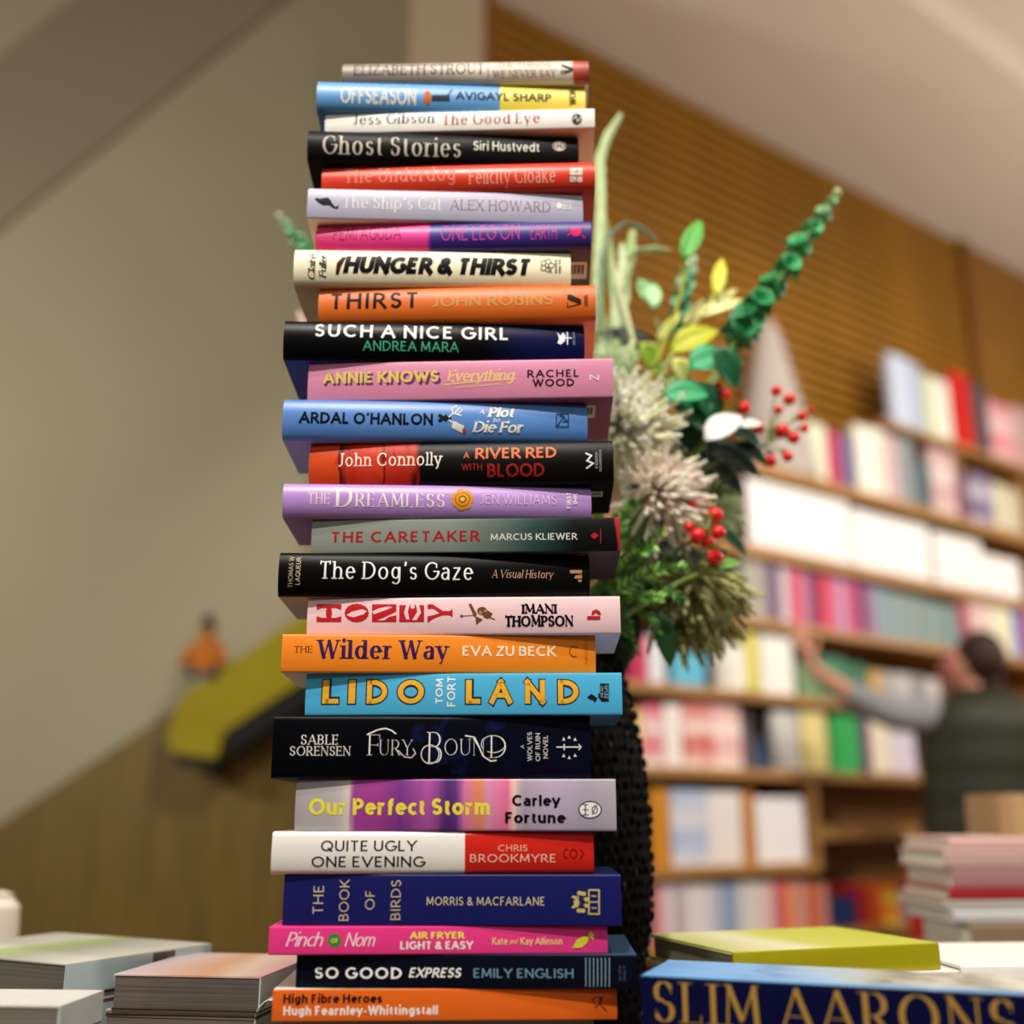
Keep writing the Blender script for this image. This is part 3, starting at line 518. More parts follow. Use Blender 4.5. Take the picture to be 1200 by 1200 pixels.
# 21
b = stack(21, 346, 722, -1.5, .150, False, 'paperback with purple, pink and grey watercolour stripes and yellow title')
b.B = .0016; b.case(rampmat([(0, '#a8a4a8'), (.12, '#b4b0b2'), (.17, '#d8ccc8'), (.19, '#9c3c94'), (.26, '#a03890'), (.33, '#74308c'), (.42, '#b050a4'), (.47, '#4a2470'), (.50, '#5c2c80'), (.53, '#d474b0'), (.58, '#e08858'), (.60, '#d890b8'), (.66, '#e46c9c'), (.68, '#ecc8bc'), (.71, '#a89cb0'), (.8, '#b8a8c4'), (.92, '#a8a0b0'), (1, '#b0aab4')], distort=.05, dscale=20, stretch=(6, 1, .4)), flat('#b4a4bc'), flat('#b4a4bc'))
b.text('Our Perfect Storm', (362, 935.5, 574, 955), 'heavy', '#ecdf48', name=T); b.text('Carley', (600, 931.5, 657, 944.5), 'heavy', '#08050a', name=AU); b.text('Fortune', (592, 951.5, 664, 964.5), 'heavy', '#08050a', name=AU)
b.marks(EM, [('d', 691.5, 949, 14, 10.5)], '#1c1c20', lay=1); b.marks(EM, [('d', 691.5, 949, 12.5, 9)], '#eeeeec', lay=3); b.marks(EM, [('l', [(683, 943), (689, 943)], 1.2), ('l', [(686, 943), (686, 955)], 1.3), ('l', [(683, 949), (690, 949)], 1.2), ('l', [(683, 955), (690, 955)], 1.2), ('r', 697, 949, 3, 4.5, 1.2), ('l', [(699, 943), (694, 955)], 1.2)], '#1c1c20')
# 22
b = stack(22, 318, 696, 1.8, .150, True, 'hardback with white spine turning glossy red on its right part')
b.B = .0024; b.case(rampmat([(0, '#e9e7e2'), (.594, '#e9e7e2'), (.596, '#cc2216'), (1, '#cc2216')], const=True, rough=.22), flat('#e4e2dc'), flat('#e4e2dc'))
b.text('QUITE UGLY', (376, 985, 489, 997.5), 'sans', '#0c0b0a', name=T); b.text('ONE EVENING', (365, 1003.5, 499, 1016), 'sans', '#0c0b0a', name=T)
b.text('CHRIS', (584, 990, 618, 997.5), 'light', '#eab8a4', name=AU, fatten=.03); b.text('BROOKMYRE', (551, 1001, 651, 1010.5), 'light', '#f0c8b4', name=AU, fatten=.03)
b.marks(EM, [('l', Arc(664, 1000, 3.5, 5, 70, 300), 1.3), ('r', 672, 1000, 4, 5, 1.3), ('l', [(680, 995), (684, 1000), (680, 1006)], 1.2)], '#7c1410')
# 23
b = stack(23, 332, 728, -1.2, .165, True, 'thick royal navy hardback with upright gold words on its spine')
b.B = .0006; b.r = .0010; b.case(flat('#10155c', .4), flat('#10155c'), flat('#10155c'), paper='#f4f0e8', inset=.004)
for wd, x0, x1, y0, y1 in (('THE', 367, 379, 1038, 1071), ('BOOK', 397.5, 409, 1030.5, 1079), ('OF', 428, 439, 1044, 1066), ('BIRDS', 458, 469.5, 1031.5, 1078)): b.text(wd, (x0, y0, x1, y1), 'light', '#cdbf98', rot=90, name=T, fatten=.02)
b.text('MORRIS & MACFARLANE', (500, 1051, 638, 1061), 'light', '#d6cba8', name=AU, fatten=.03)
b.marks('gold_crest', [('l', [(690, 1043), (702, 1043), (702, 1071), (690, 1071), (690, 1043)], 1.8), ('l', [(690, 1057), (703, 1057)], 1.4), ('l', [(693, 1050), (699, 1050)], 1.4), ('l', [(693, 1064), (699, 1064)], 1.4)]+[('d', 681+6*cos(a), 1057+11*sin(a), 3, 2.6) for a in (0.4, 1.2, 2, 2.8, 3.6, 4.4, 5.2, 6)]+[('d', 676, 1057, 4, 3), ('d', 672, 1051, 2, 1.6), ('d', 672, 1063, 2, 1.6)], '#c8b468')
b.marks('gold_crest', [('r', 682, 1057, 3, 4, 1), ('l', [(675, 1050), (686, 1064)], .9)], '#3a3560')
# 24
b = stack(24, 315, 712, 2.0, .175, True, 'thin hot pink hardback with white script and a green disc on its spine')
b.B = .0005; b.r = .0008; b.case(flat('#e8398a', .4), flat('#e8398a'), flat('#e8398a'))
b.text('Pinch', (335, 1092.5, 379, 1109), 'script', '#f6e2e8', name=T); b.marks('green_disc', [('d', 392, 1102, 8, 8)], '#2c8c3a', lay=1); b.text('OF', (388, 1099.5, 396, 1105), 'bold', '#e8e04c', name=T, lay=3); b.text('Nom', (404, 1093, 440, 1109), 'script', '#f6e2e8', name=T)
b.text('AIR FRYER', (480, 1092, 545, 1100), 'heavy', '#f2e25c', name='subtitle_lettering'); b.text('LIGHT & EASY', (469, 1103, 555, 1112.5), 'heavy', '#f8ece8', name='subtitle_lettering')
b.text('Kate', (577, 1098.5, 595, 1107), 'sans', '#f0d88c', name=AU, fatten=.02); b.text('and', (597, 1100, 607, 1106), 'script', '#f0d88c', name=AU); b.text('Kay Allinson', (610, 1098.5, 659, 1107), 'sans', '#f0d88c', name=AU, fatten=.02)
b.marks('lemon_emblem', [('p', [(672, 1108), (676, 1101), (684, 1097), (690, 1098), (688, 1105), (682, 1110), (674, 1111)]), ('p', [(689, 1097), (692, 1091.5), (696, 1095), (695, 1101)]), ('l', [(671, 1111), (675, 1107)], 1.2)], '#d8d83c')
# 25
b = stack(25, 347, 747, -1.8, .185, True, 'dark navy hardback with bold white title and vertical pale stripes near its right end')
b.B = .0005; b.r = .0008; b.case(flat('#070c1c', .4), flat('#2c4a66'), flat('#070c1c'), paper='#f4f2ec')
b.text('SO GOOD', (369, 1133.5, 471, 1147), 'boldwide', '#f2f2f0', name=T, fatten=.02); b.text('EXPRESS', (479, 1134, 541, 1145.5), 'ital', '#f2f2f0', name=T); b.text('EMILY ENGLISH', (555, 1135, 672, 1146), 'sans', '#6f95ac', name=AU)
b.marks('pale_stripes', [('l', [(686.5+4.6*i, 1122.5), (686.5+4.6*i, 1156.5)], .9) for i in range(7)], '#8fb0c4'); b.text('SEVEN', (725, 1132, 728, 1149), 'light', '#5c6c8c', rot=90, name=EM); b.text('DIALS', (730, 1132, 733, 1149), 'light', '#5c6c8c', rot=90, name=EM)
# 26
b = stack(26, 319, 723, 2.0, .185, True, 'orange hardback at the bottom of the tall stack with black over white title lines')
b.B = .0005; b.r = .0008; b.case(flat('#e2661a', .4), rampmat([(0, '#f0ece4'), (.16, '#c9c8a8'), (.2, '#8c8c68'), (.5, '#b8b48c'), (1, '#9c9870')], axis='X', distort=.2, dscale=60), flat('#e2661a'))
b.text('High Fibre Heroes', (332, 1165, 448, 1175.5), 'heavy', '#120604', name=T); b.text('Hugh Fearnley-Whittingstall', (332, 1178.5, 513, 1189.5), 'heavy', '#f8ece4', name=AU)
b.marks(EM, [('l', [(697, 1177), (694, 1171), (700, 1168), (705, 1169), (702, 1176), (697, 1181)], 1.2), ('l', [(703, 1168), (703, 1177), (711, 1185)], 1.2), ('l', [(707, 1168), (703, 1176)], 1.1)], '#5e160c')
# ------------------------------------------------------------------ display tables and the piles lying on them
def realbook(x, y, ang, L, D, zb, t, label, hard=True, name='book', group=None, B=.0006, r=.001):
    b = Book.__new__(Book); b.th = radians(ang); b.n = Vector((sin(b.th), -cos(b.th), 0))
    mid = Vector((x, y, 0))+Vector((cos(b.th), sin(b.th), 0))*L/2
    b.zb = zb; b.zt = zb+t; b.t = t; b.len = L; b.p0 = mid; b.hard = hard; b.depth = D; b.B = B; b.r = min(r, t/3); b.layer = 1
    b.root = empty(name, (mid.x, mid.y, zb), (0, 0, b.th), label=label, cat='book')
    if group: b.root['group'] = group
    b.M = Matrix.Translation((mid.x, mid.y, zb)) @ Matrix.Rotation(b.th, 4, 'Z'); b.Mi = b.M.inverted(); return b
TZ = .76
def table(name, label, x0, x1, y0, y1, zt):
    r = empty(name, ((x0+x1)/2, (y0+y1)/2, 0), label=label, cat='table'); w, d = (x1-x0)/2, (y1-y0)/2
    MB().box(-w, w, -d, d, zt-.035, zt, bev=.004).build('table_top', woodmat('#5a3c22'), r)
    MB().box(-w+.05, w-.05, -d+.05, d-.05, zt-.11, zt-.036).build('apron', woodmat('#4a301c'), r)
    for sx in (-1, 1):
        for sy in (-1, 1): MB().box(sx*(w-.08)-.03, sx*(w-.08)+.03, sy*(d-.08)-.03, sy*(d-.08)+.03, 0, zt-.111, bev=.003).build('leg', woodmat('#4a301c', stretch=(12, 12, 1)), r)
table('display_table', 'dark wooden display table carrying the tall stack and the piles around it', -.95, .72, .55, 1.5, TZ)
table('display_table', 'second dark wooden table behind, under the pile with the pink books', .34, 1.75, 1.54, 2.3, TZ)
g = .0003
# books under the tall stack
bb = realbook(-.168, .885, 0, .228, .19, ZB[26]-.0300-g, .0300, 'pale grey green book lying directly under the tall stack'); bb.case(flat('#8c9488'), flat('#a9b09f'), flat('#8c9488'))
bb = realbook(-.172, .880, 1, .24, .20, TZ+g, ZB[26]-.0303-TZ-3*g, 'dark slate book lying flat on the table as base of the tall stack'); bb.case(flat('#3a4048'), flat('#3a4048'), flat('#3a4048'))
# crumpled clear sleeve sticking out at the lower left of the stack
def crinkle(name, label, c, sx, sz, seed, h):
    r = random.Random(seed); m = MB(); n = 9; vs = []
    for j in range(5):
        for i in range(n):
            a = i/(n-1)*pi*.9; vs.append((c.x+sx*(cos(a))+r.uniform(-.1, .1)*sx*.3, c.y+j*.006+r.uniform(-.001, .001), c.z+sz*sin(a)+r.uniform(-.1, .1)*sz*.3))
    fs = [(j*n+i, j*n+i+1, (j+1)*n+i+1, (j+1)*n+i) for j in range(4) for i in range(n-1)]
    m.add(vs, fs, 0, True); me = m.mesh(name, mat('#dfe6e4', .12, .8, .1, 200)); o = link(name, me); s = o.modifiers.new('thickness', 'SOLIDIFY'); s.thickness = .0008
    return tag(o, label, 'packaging')
# pile at the right: large navy book with gold serif title
def pxh(px, py, h): # ground point where the ray of a pixel meets the height h
    d = ray(px, py); return Vector((0, 0, CAMZ))+d*((h-CAMZ)/d.z)
hS = CAMZ-.106; a = pxh(750, 1143.5, hS); c = pxh(1200, 1166.5, hS); ang = math.degrees(atan2(c.y-a.y, c.x-a.x))
s_ = realbook(a.x, a.y, ang, .335, .088, hS-.060, .060, 'large navy book with huge gold serif capitals, front right', B=.0003)
s_.case(mat('#050a36', .4, .15, .05), rampmat([(0, '#5f9bd8'), (.16, '#7fb4e6'), (.20, '#5a8cc4'), (.35, '#9cc0dc'), (.42, '#b8b8a8'), (.5, '#6c6a58'), (.55, '#d8d6c8'), (.62, '#7c7a66'), (.7, '#e2e0d4'), (.82, '#84867c'), (1, '#c8d0cc')], axis='X', distort=.45, dscale=22, stretch=(1, 5, 1), rough=.35), flat('#0b1550'))
# pale blue print border along the front edge of its cover
m = MB(); m.box(-.1665, .1665, .003, .014, .0601, .0603); m.build('blue_cover_border', mat('#6fb2ea', .35, noise=.02), s_.root)
def sl(px0, px1, y): return s_.loc(px0, y).x, s_.loc(px1, y).x
vs, fs = layout('SLIM AARONS', 'didone', False, -.015); lo = min(v[0] for v in vs); hi = max(v[0] for v in vs); u0, u1 = s_.loc(766, 1170).x, s_.loc(1190, 1185).x
zt = s_.loc(790, 1151).z; zb_ = s_.loc(790, 1198).z
s_.put(T, ([(u0+(u1-u0)*(x-lo)/(hi-lo), zb_+(zt-zb_)*y) for x, y in vs], fs), '#b08a40', rough=.4)
lowb = realbook(a.x-.004, a.y-.004, ang+1, .345, .10, TZ+g, hS-.0603-TZ, 'black book lying flat under the large navy book with gold capitals'); lowb.case(flat('#17181c'), flat('#17181c'), flat('#17181c'))
# small ribbed clip in the lower right corner, in front of the navy book
rr = empty('display_clip', (.300, .655, TZ), label='small dark clip with ribbed white rim in the lower right corner', cat='clip')
hc = CAMZ-.106-.011-.0-TZ
mm = MB(); mm.prism([(0, 0), (.07, 0), (.07, hc-.006), (.012, hc-.007), (.004, hc-.022), (0, hc-.05)], 0, .03); mm.build('clip_body', mat('#18140f', .3), rr)
for i in range(9): MB().box(.0125+i*.0065, .0175+i*.0065, -.0015, .0, hc-.0085, hc-.0058).build('rib', mat('#e6e4dc', .35), rr)
mm = MB(); mm.tube([(-.0005, -.001, hc-.05), (.0035, -.001, hc-.022), (.0115, -.001, hc-.0072)], .0011); mm.build('clip_edge', mat('#d8cfae', .2, .8), rr)
# yellow book behind the navy one
hY = CAMZ-.11; A_ = pxh(860, 1116, hY); Bp = pxh(1100, 1104.5, hY); ang = math.degrees(atan2(Bp.y-A_.y, Bp.x-A_.x))
y_ = realbook(A_.x, A_.y, ang, (Bp-A_).length, .15, hY-.022, .022, 'lime yellow book lying behind the large navy book'); y_.case(flat('#a09a0c'), rampmat([(0, '#b4b86c'), (.3, '#d8d8b4'), (.5, '#c0c450'), (1, '#b8be30')], distort=.2, dscale=12), flat('#b8b020'))
y_.root.children[1].active_material = pagemat('#6c6a56')
for k, (hh, cc, lb) in enumerate(((.026, '#ecebe4', 'white book lying directly under the lime yellow book'), (.03, '#d8d4c8', 'ivory book third from the top in the lime yellow pile'), (.0, '#8c8a80', 'grey book at the bottom of the lime yellow pile'))):
    z1 = y_.zb-g if k == 0 else zprev-g
    hh = hh or z1-TZ-g; q = realbook(A_.x-.004+.003*k, A_.y-.002-.002*k, ang-2+k, .24, .16, z1-hh, hh, lb); q.case(flat(cc), flat(cc), flat(cc)); zprev = z1-hh
q = realbook(.385, 1.02, 4, .26, .17, CAMZ-.128-.02, .02, 'flat white book right of the lime yellow book'); q.case(flat('#f2f1ec'), flat('#f2f1ec'), flat('#f2f1ec'))
z1 = q.zb-g; q = realbook(.382, 1.015, 3, .27, .18, TZ+g, z1-TZ-g, 'thick beige book under the flat white book right of the lime yellow book'); q.case(flat('#b0a898'), flat('#b0a898'), flat('#b0a898'))
# pile with pink books on the second table
pile = [(1140, 1200, 1084, 1128, '#8c7860', 'brown backed book at the bottom of the pink pile', 1.56), (1118, 1240, 1068, 1084, '#c8ccd0', 'whitish blue book second from below in the pink pile', 1.58),
        (1106, 1240, 1056, 1068, '#a8a49a', 'grey book below the dark red one in the pink pile', 1.60), (1112, 1240, 1042, 1056, '#9c1e24', 'dark red book in the middle of the pink pile', 1.61),
        (1116, 1235, 1018, 1042, '#a87e80', 'dusty rose book under the pale pink one', 1.62), (1107, 1230, 996, 1018, '#c8a8a0', 'greyish pink book second from the top of the pink pile', 1.62), (1112, 1225, 982, 996, '#e0b8b4', 'pale pink book on top of the pile at the right', 1.63)]
ztp = TZ+g
for xl, xr, yt, yb, cc, lb, Y in pile:
    pl = at(xl, (yt+yb)/2, Y); pr = at(xr, (yt+yb)/2, Y); th = at(xl, yt, Y).z-ztp
    q = realbook(pl.x, Y, 4, max(.12, pr.x-pl.x), .16, ztp, th, lb, r=.003); q.case(flat(cc), flat(cc), flat(cc)); ztp += th+g
q = at(1166, 930, 1.86); r_ = at(1215, 930, 1.86); bx = empty('cardboard_box', ((q.x+r_.x)/2, 1.92, TZ), label='tan cardboard box standing behind the pink pile', cat='box'); wq = (r_.x-q.x)/2
MB().box(-wq, wq, -.07, .07, 0, q.z-TZ-.001, bev=.003).build('box_body', mat('#b8946c', .8, .2), bx); MB().box(-.012, .012, -.0712, .0712, .02, q.z-TZ-.0002).build('packing_tape', mat('#c9a878', .3), bx)
# piles at the left
def lpile(px, py, h, ang, L, D, rows, lab):
    p = pxh(px, py, h); z = h
    for k, (t, spine, top, pg, lb) in enumerate(rows):
        zb0 = z-t
        if k == len(rows)-1: zb0 = TZ+g
        q = realbook(p.x+rnd.uniform(-.003, .003)*k, p.y+rnd.uniform(-.002, .002)*k, ang+rnd.uniform(-1, 1)*min(k, 1), L, D, zb0, z-zb0, lb, hard=True, r=.001)
        q.case(spine, top, top, paper=pg, inset=.001); z = zb0-g
        # turned so that the page edges look towards the viewer
        yield q
greytop = rampmat([(0, '#a8a89c'), (.3, '#c4c4b8'), (.45, '#9cb06c'), (.6, '#a4a494'), (1, '#d0d0c8')], distort=.4, dscale=14)
peach = rampmat([(0, '#d0c4cc'), (.3, '#dcb8b0'), (.55, '#dca888'), (.75, '#e4ccb8'), (1, '#dca8a8')], distort=.5, dscale=10)
PG = [None]
def pagebook(px, py, h, ang, L, D, t, top, pg, lb, zmin=None, spine=None, edge='#2c2a26'):
    """paperback whose page edges face the viewer: front-right vertical corner at the picked point, spine on its right side"""
    if px is not None: PG[0] = pxh(px, py, h)
    p = PG[0]+Vector((rnd.uniform(-.003, .003), rnd.uniform(.0, .004), 0)) if px is None else PG[0]
    th = radians(ang); zb0 = zmin if zmin is not None else h-t; t = h-zb0
    r = empty('book', (p.x, p.y, zb0), (0, 0, th), label=lb, cat='book')
    m = MB(); m.box(-L, 0, 0, D, t-.0012, t, 0); m.box(-L, 0, 0, D, 0, .0012, 1); m.box(-.0012, 0, 0, D, .0012, t-.0012, 2); m.build('cover', [top, mat(edge), spine or mat('#c8d4d4', .5)], r)
    MB().box(-L+.0015, -.0013, .0006, D-.001, .0012, t-.0012).build('page_block', pagemat(pg, 700, dark=.55), r)
    return r, zb0
sp1 = rampmat([(0, '#b6ccd0'), (.52, '#b6ccd0'), (.56, '#54524c'), (.68, '#54524c'), (.72, '#bcd0d4'), (1, '#bcd0d4')], axis='Y', const=True)
hA = CAMZ-.121; r, z = pagebook(78, 1130, hA, -28, .21, .17, .026, greytop, '#6c685c', 'paperback with pale green tinted cover, top of the leftmost large pile', spine=sp1)
r, z = pagebook(None, None, z-g, -28, .21, .17, .007, mat('#5c6450'), '#4c4a44', 'very thin dark green and black booklet under the pale green tinted paperback', edge='#5c1e22')
r, z = pagebook(None, None, z-g, -28, .21, .17, .027, mat('#7c3a38'), '#8c8478', 'grey paged book with pale blue spine below the thin dark booklet', spine=sp1, edge='#6c2422')
r, z = pagebook(None, None, z-g, -28, .21, .17, .0, mat('#8c8c84'), '#8c8478', 'bottom book of the pile with pale blue spines', zmin=TZ+g, spine=sp1)
hB = CAMZ-.128
r, z = pagebook(306, 1145, hB, -8, .125, .145, .0265, peach, '#6a615a', 'peach and pink covered paperback with grey page edges, left of the tall stack')
r, z = pagebook(None, None, z-g, -8, .127, .146, .004, mat('#c8b09c'), '#b8a494', 'thin speckled tan booklet under the peach covered paperback')
r, z = pagebook(None, None, z-g, -8.5, .128, .145, .0, mat('#7c746c'), '#7c7068', 'brownish grey paperback at the bottom below the peach covered one', zmin=TZ+g)
hC = CAMZ-.128
r, z = pagebook(71, 1179, hC, -4, .2, .07, .022, mat('#cfcfca'), '#7c766c', 'small white topped paperback in the bottom left corner')
r, z = pagebook(None, None, z-g, -3, .2, .07, .0, mat('#b8b4ac'), '#948c80', 'grey paperback under the small white topped one in the bottom left corner', zmin=TZ+g)
crinkle('plastic_sleeve', 'crumpled clear plastic sleeve beside the lowest orange book', at(316, 1193, .93), .011, .013, 3, 0)
q = at(-6, 1099, 1.42); pot = empty('ceramic_jar', (q.x, q.y, TZ), label='white rounded jar at the left edge behind the piles', cat='jar'); H = at(0, 1048, 1.42).z-TZ; Rj = .026
MB().lathe([(.02, 0), (Rj, .02), (Rj, H*.75), (Rj*.95, H*.9), (Rj*.55, H*.985)], 28).build('jar_body', mat('#d8d0c0', .4), pot); MB().lathe([(Rj*.6, H*.97), (Rj*.62, H), (.006, H+.004)], 24).build('lid', mat('#cfc6b4', .4), pot)
# ------------------------------------------------------------------ the vase and the flowers
VX, VY = at(600, 950, 1.16).x+.015, 1.185
vase = empty('vase', (VX, VY, TZ), label='tall dark beaded vase behind the stack, holding the flowers', cat='vase')
prof = []
for px, py in ((756, 1130), (764, 1080), (765, 1010), (762, 950), (755, 890), (746, 850), (738, 815), (728, 785), (722, 765)):
    p = at(px, py, VY); prof.append((p.x-VX, p.z-TZ))
prof = [(prof[0][0]*.93, 0)]+prof; topz = prof[-1][1]
MB().lathe([(r*.985, z) for r, z in prof]+[(prof[-1][0]*.9, topz), (prof[-1][0]*.86, topz-.03), (.01, topz-.05)], 56).build('vase_body', mat('#020201', .7, .05), vase)
kn = MB(); r_ = random.Random(5)
def vr(z):
    for (r0, z0), (r1, z1) in zip(prof, prof[1:]):
        if z0 <= z <= z1: return r0+(r1-r0)*(z-z0)/(z1-z0)
    return prof[-1][0]
z = .012; row = 0
while z < topz-.008:
    n = 64
    for k in range(n):
        a = 2*pi*(k+.5*(row % 2))/n; R = vr(z)
        R += r_.uniform(-.0025, .0008); c = Vector((R*cos(a), R*sin(a), z+r_.uniform(-.002, .002))); kn.ball(c, .0044, 5, 3, mi=r_.choice([0]*9+[1, 2]), sc=(.45, .45, 1.05))
    z += .0115; row += 1
tag(kn.build('beads', [mat('#020201', .6, .05), mat('#160a05', .6, .1), mat('#0a1012', .5, .15)], vase), kind='stuff')
def leaf(mb, base, d, up, L, W, bend=.25, fold=.15, mi=0, nl=6, tip=1.0):
    """a curved, folded blade: base point, direction, upper side"""
    d = Vector(d).normalized(); up = Vector(up); sd = d.cross(up).normalized(); up = sd.cross(d).normalized(); vs = []; base = Vector(base)
    for i in range(nl+1):
        t = i/nl; wv = W*(sin(pi*min(1, t**.8*tip*.98+.02)))**.8+.0004
        for j, s in enumerate((-1, -.5, 0, .5, 1)):
            vs.append(base+d*(L*t*(1-bend*t*.3))+up*(-bend*L*t*t+abs(s)*wv*fold*2)+sd*(s*wv*.5))
    fs = [(i*5+j, i*5+j+1, (i+1)*5+j+1, (i+1)*5+j) for i in range(nl) for j in range(4)]
    mb.add(vs, fs, mi, True)
def lf(parent, base, d, up, L, W, col, name='leaf', bend=.25, fold=.15, rough=.45, th=.0006):
    m = MB(); leaf(m, base, d, up, L, W, bend, fold); me = m.mesh(name, col if not isinstance(col, str) else mat(col, rough, .4, .12, 60), 80)
    o = link(name, me, parent); s = o.modifiers.new('thickness', 'SOLIDIFY'); s.thickness = th; return o
MOUTH = Vector((VX, VY, TZ+topz-.02))
def curve(a, b, sag=.02, n=8, out=None):
    a, b = Vector(a), Vector(b); c = (a+b)/2+(out or Vector((0, 0, sag))); return [a.lerp(c, t).lerp(c.lerp(b, t), t) for t in [i/n for i in range(n+1)]]
def W(px, py, Y=1.2): return at(px, py, Y)
def stem(root, a, b, r0=.0022, r1=.0015, col='#5c7a34', out=None, name='stem'):
    p = curve(a, b, out=out); MB().tube(p, [r0+(r1-r0)*i/8 for i in range(9)], 6).build(name, mat(col, .6), root)
# arrange as world coordinates; every flower is an Empty at the vase mouth
def flower(name, label, cat='flower'):
    return empty(name, (0, 0, 0), label=label, cat=cat)
def anchor(root):  # put the Empty at the vase mouth without moving its parts
    for ch in root.children:
        ch.data.transform(Matrix.Translation(-MOUTH))
    root.location = MOUTH
def mouth(dx=0, dy=0): return MOUTH+Vector((dx, dy, 0))
def mum(label, c, face, R, cols, n, seed, droop=.5, plen=1.0):
    r = random.Random(seed); f = flower('spider_chrysanthemum', label); c = Vector(c); face = Vector(face).normalized()
    q = face.to_track_quat('Z', 'Y').to_matrix(); m = MB()
    for i in range(n):
        t = (i+.5)/n; pol = radians(8+100*t**.8)+r.uniform(-.12, .12); az = i*2.39996+r.uniform(-.2, .2); Lp = R*(.45+.6*t)*r.uniform(.8, 1.12)*plen
        dr = Vector((sin(pol)*cos(az), sin(pol)*sin(az), cos(pol))); o = Vector((0, 0, 0)); pts = []
        for k in range(6):
            u = k/5; pts.append(c+q @ (dr*(Lp*u)+Vector((0, 0, 1))*(.30*Lp*u*u*(1 if t < .75 else -.2)))+Vector((0, 0, -droop*Lp*.35*u*u)))
        cv = r.uniform(-.15, .15)
        pts[5] += (pts[3]-pts[4])*.35+q @ Vector((0, 0, .1*Lp))
        w0 = R*.036; m.tube(pts, [w0*.7, w0*.9, w0, w0*1.1, w0*1.25, w0*.6], 5, mi=r.choice(range(len(cols))))
    tag(m.build('petals', [mat(x, .6, .3, .1, 80) for x in cols], f, 80), kind='stuff')
    MB().ball(c+face*R*.08, R*.2, 12, 8, sc=(1, 1, 1)).build('flower_center', mat('#a8b060', .7, bump=.6, scale=300), f)
    stem(f, mouth(r.uniform(-.02, .03), r.uniform(-.02, .02)), c-face*R*.1, .0028, .0024)
    anchor(f); return f
F_ = (.2, -1, .15)
mum('large greenish white spidery chrysanthemum right of the mauve and blue books', W(728, 495, 1.15), (.25, -1, .45), .080, ['#f4f6dc', '#ecf0cc', '#fafaf0'], 210, 1)
mum('cream and pinkish spidery chrysanthemum just above the lower berries', W(775, 575, 1.13), (.45, -1, .25), .064, ['#f6e8d8', '#f0dccc', '#fbf3e4'], 170, 2)
mum('drooping olive green spidery chrysanthemum at the bottom of the bouquet', W(815, 690, 1.2), (.5, -.5, -.7), .075, ['#a8a86c', '#b8b884', '#8c9058'], 200, 3, droop=.8)
mum('pale green spidery chrysanthemum behind the lower berries at the right', W(835, 592, 1.30), (.8, -.5, 0), .050, ['#b4c49c', '#c8d4a8'], 130, 4)
mum('small pale green chrysanthemum beneath the dark arching leaf', W(718, 425, 1.19), (.2, -1, .5), .036, ['#cfe0b8', '#dfeccc'], 110, 5)
# red berries
def berries(label, pts, joint, Y, seed):
    r = random.Random(seed); f = flower('berry_branch', label, 'berries'); j = W(*joint, Y); stem(f, mouth(.02), j, .003, .002, '#4c5a2c')
    for px, py, rr in pts:
        c = W(px, py, Y+r.uniform(-.015, .015)); R = rr*1.22*Y/1390
        m = MB(); m.ball(c, R, 14, 9, sc=(1, 1, .95)); b0 = m.build('berry', mat('#e8161e', .3, .5, .05, 50), f)
        m = MB(); m.tube([c-(c-j)*.9, c-(c-j)*.4+Vector((0, 0, .004)), c-(c-j).normalized()*R*.9], .0011, 5); m.build('twig', mat('#8c9a4c', .6), f)
        m = MB()
        for k in range(4): leaf(m, c-(c-j).normalized()*R*.9, (cos(k*1.57), sin(k*1.57)*.6, .6), (0, 0, 1), R*1.3, R*.8)
        m.build('sepal', mat('#b8c46c', .6), f)
    anchor(f)
berries('spray of red berries reaching out at the right, level with the blue book', [(910, 458, 6), (925, 468, 7), (940, 488, 6), (887, 501, 8), (916, 505, 8.5), (930, 513, 7), (943, 502, 5), (903, 540, 7), (923, 535, 6), (912, 480, 5), (950, 480, 4)], (898, 520), 1.22, 1)
berries('cluster of red berries low in the bouquet, beside the greyish green paperback', [(838, 604, 9), (812, 592, 6), (842, 624, 7.5), (818, 628, 8.5), (830, 636, 8), (838, 653, 9), (808, 618, 6)], (826, 622), 1.10, 2)
berries('two red berries beside the white petal in the middle of the bouquet', [(850, 462, 6.5), (872, 478, 7.5), (842, 452, 5)], (848, 485), 1.17, 3)
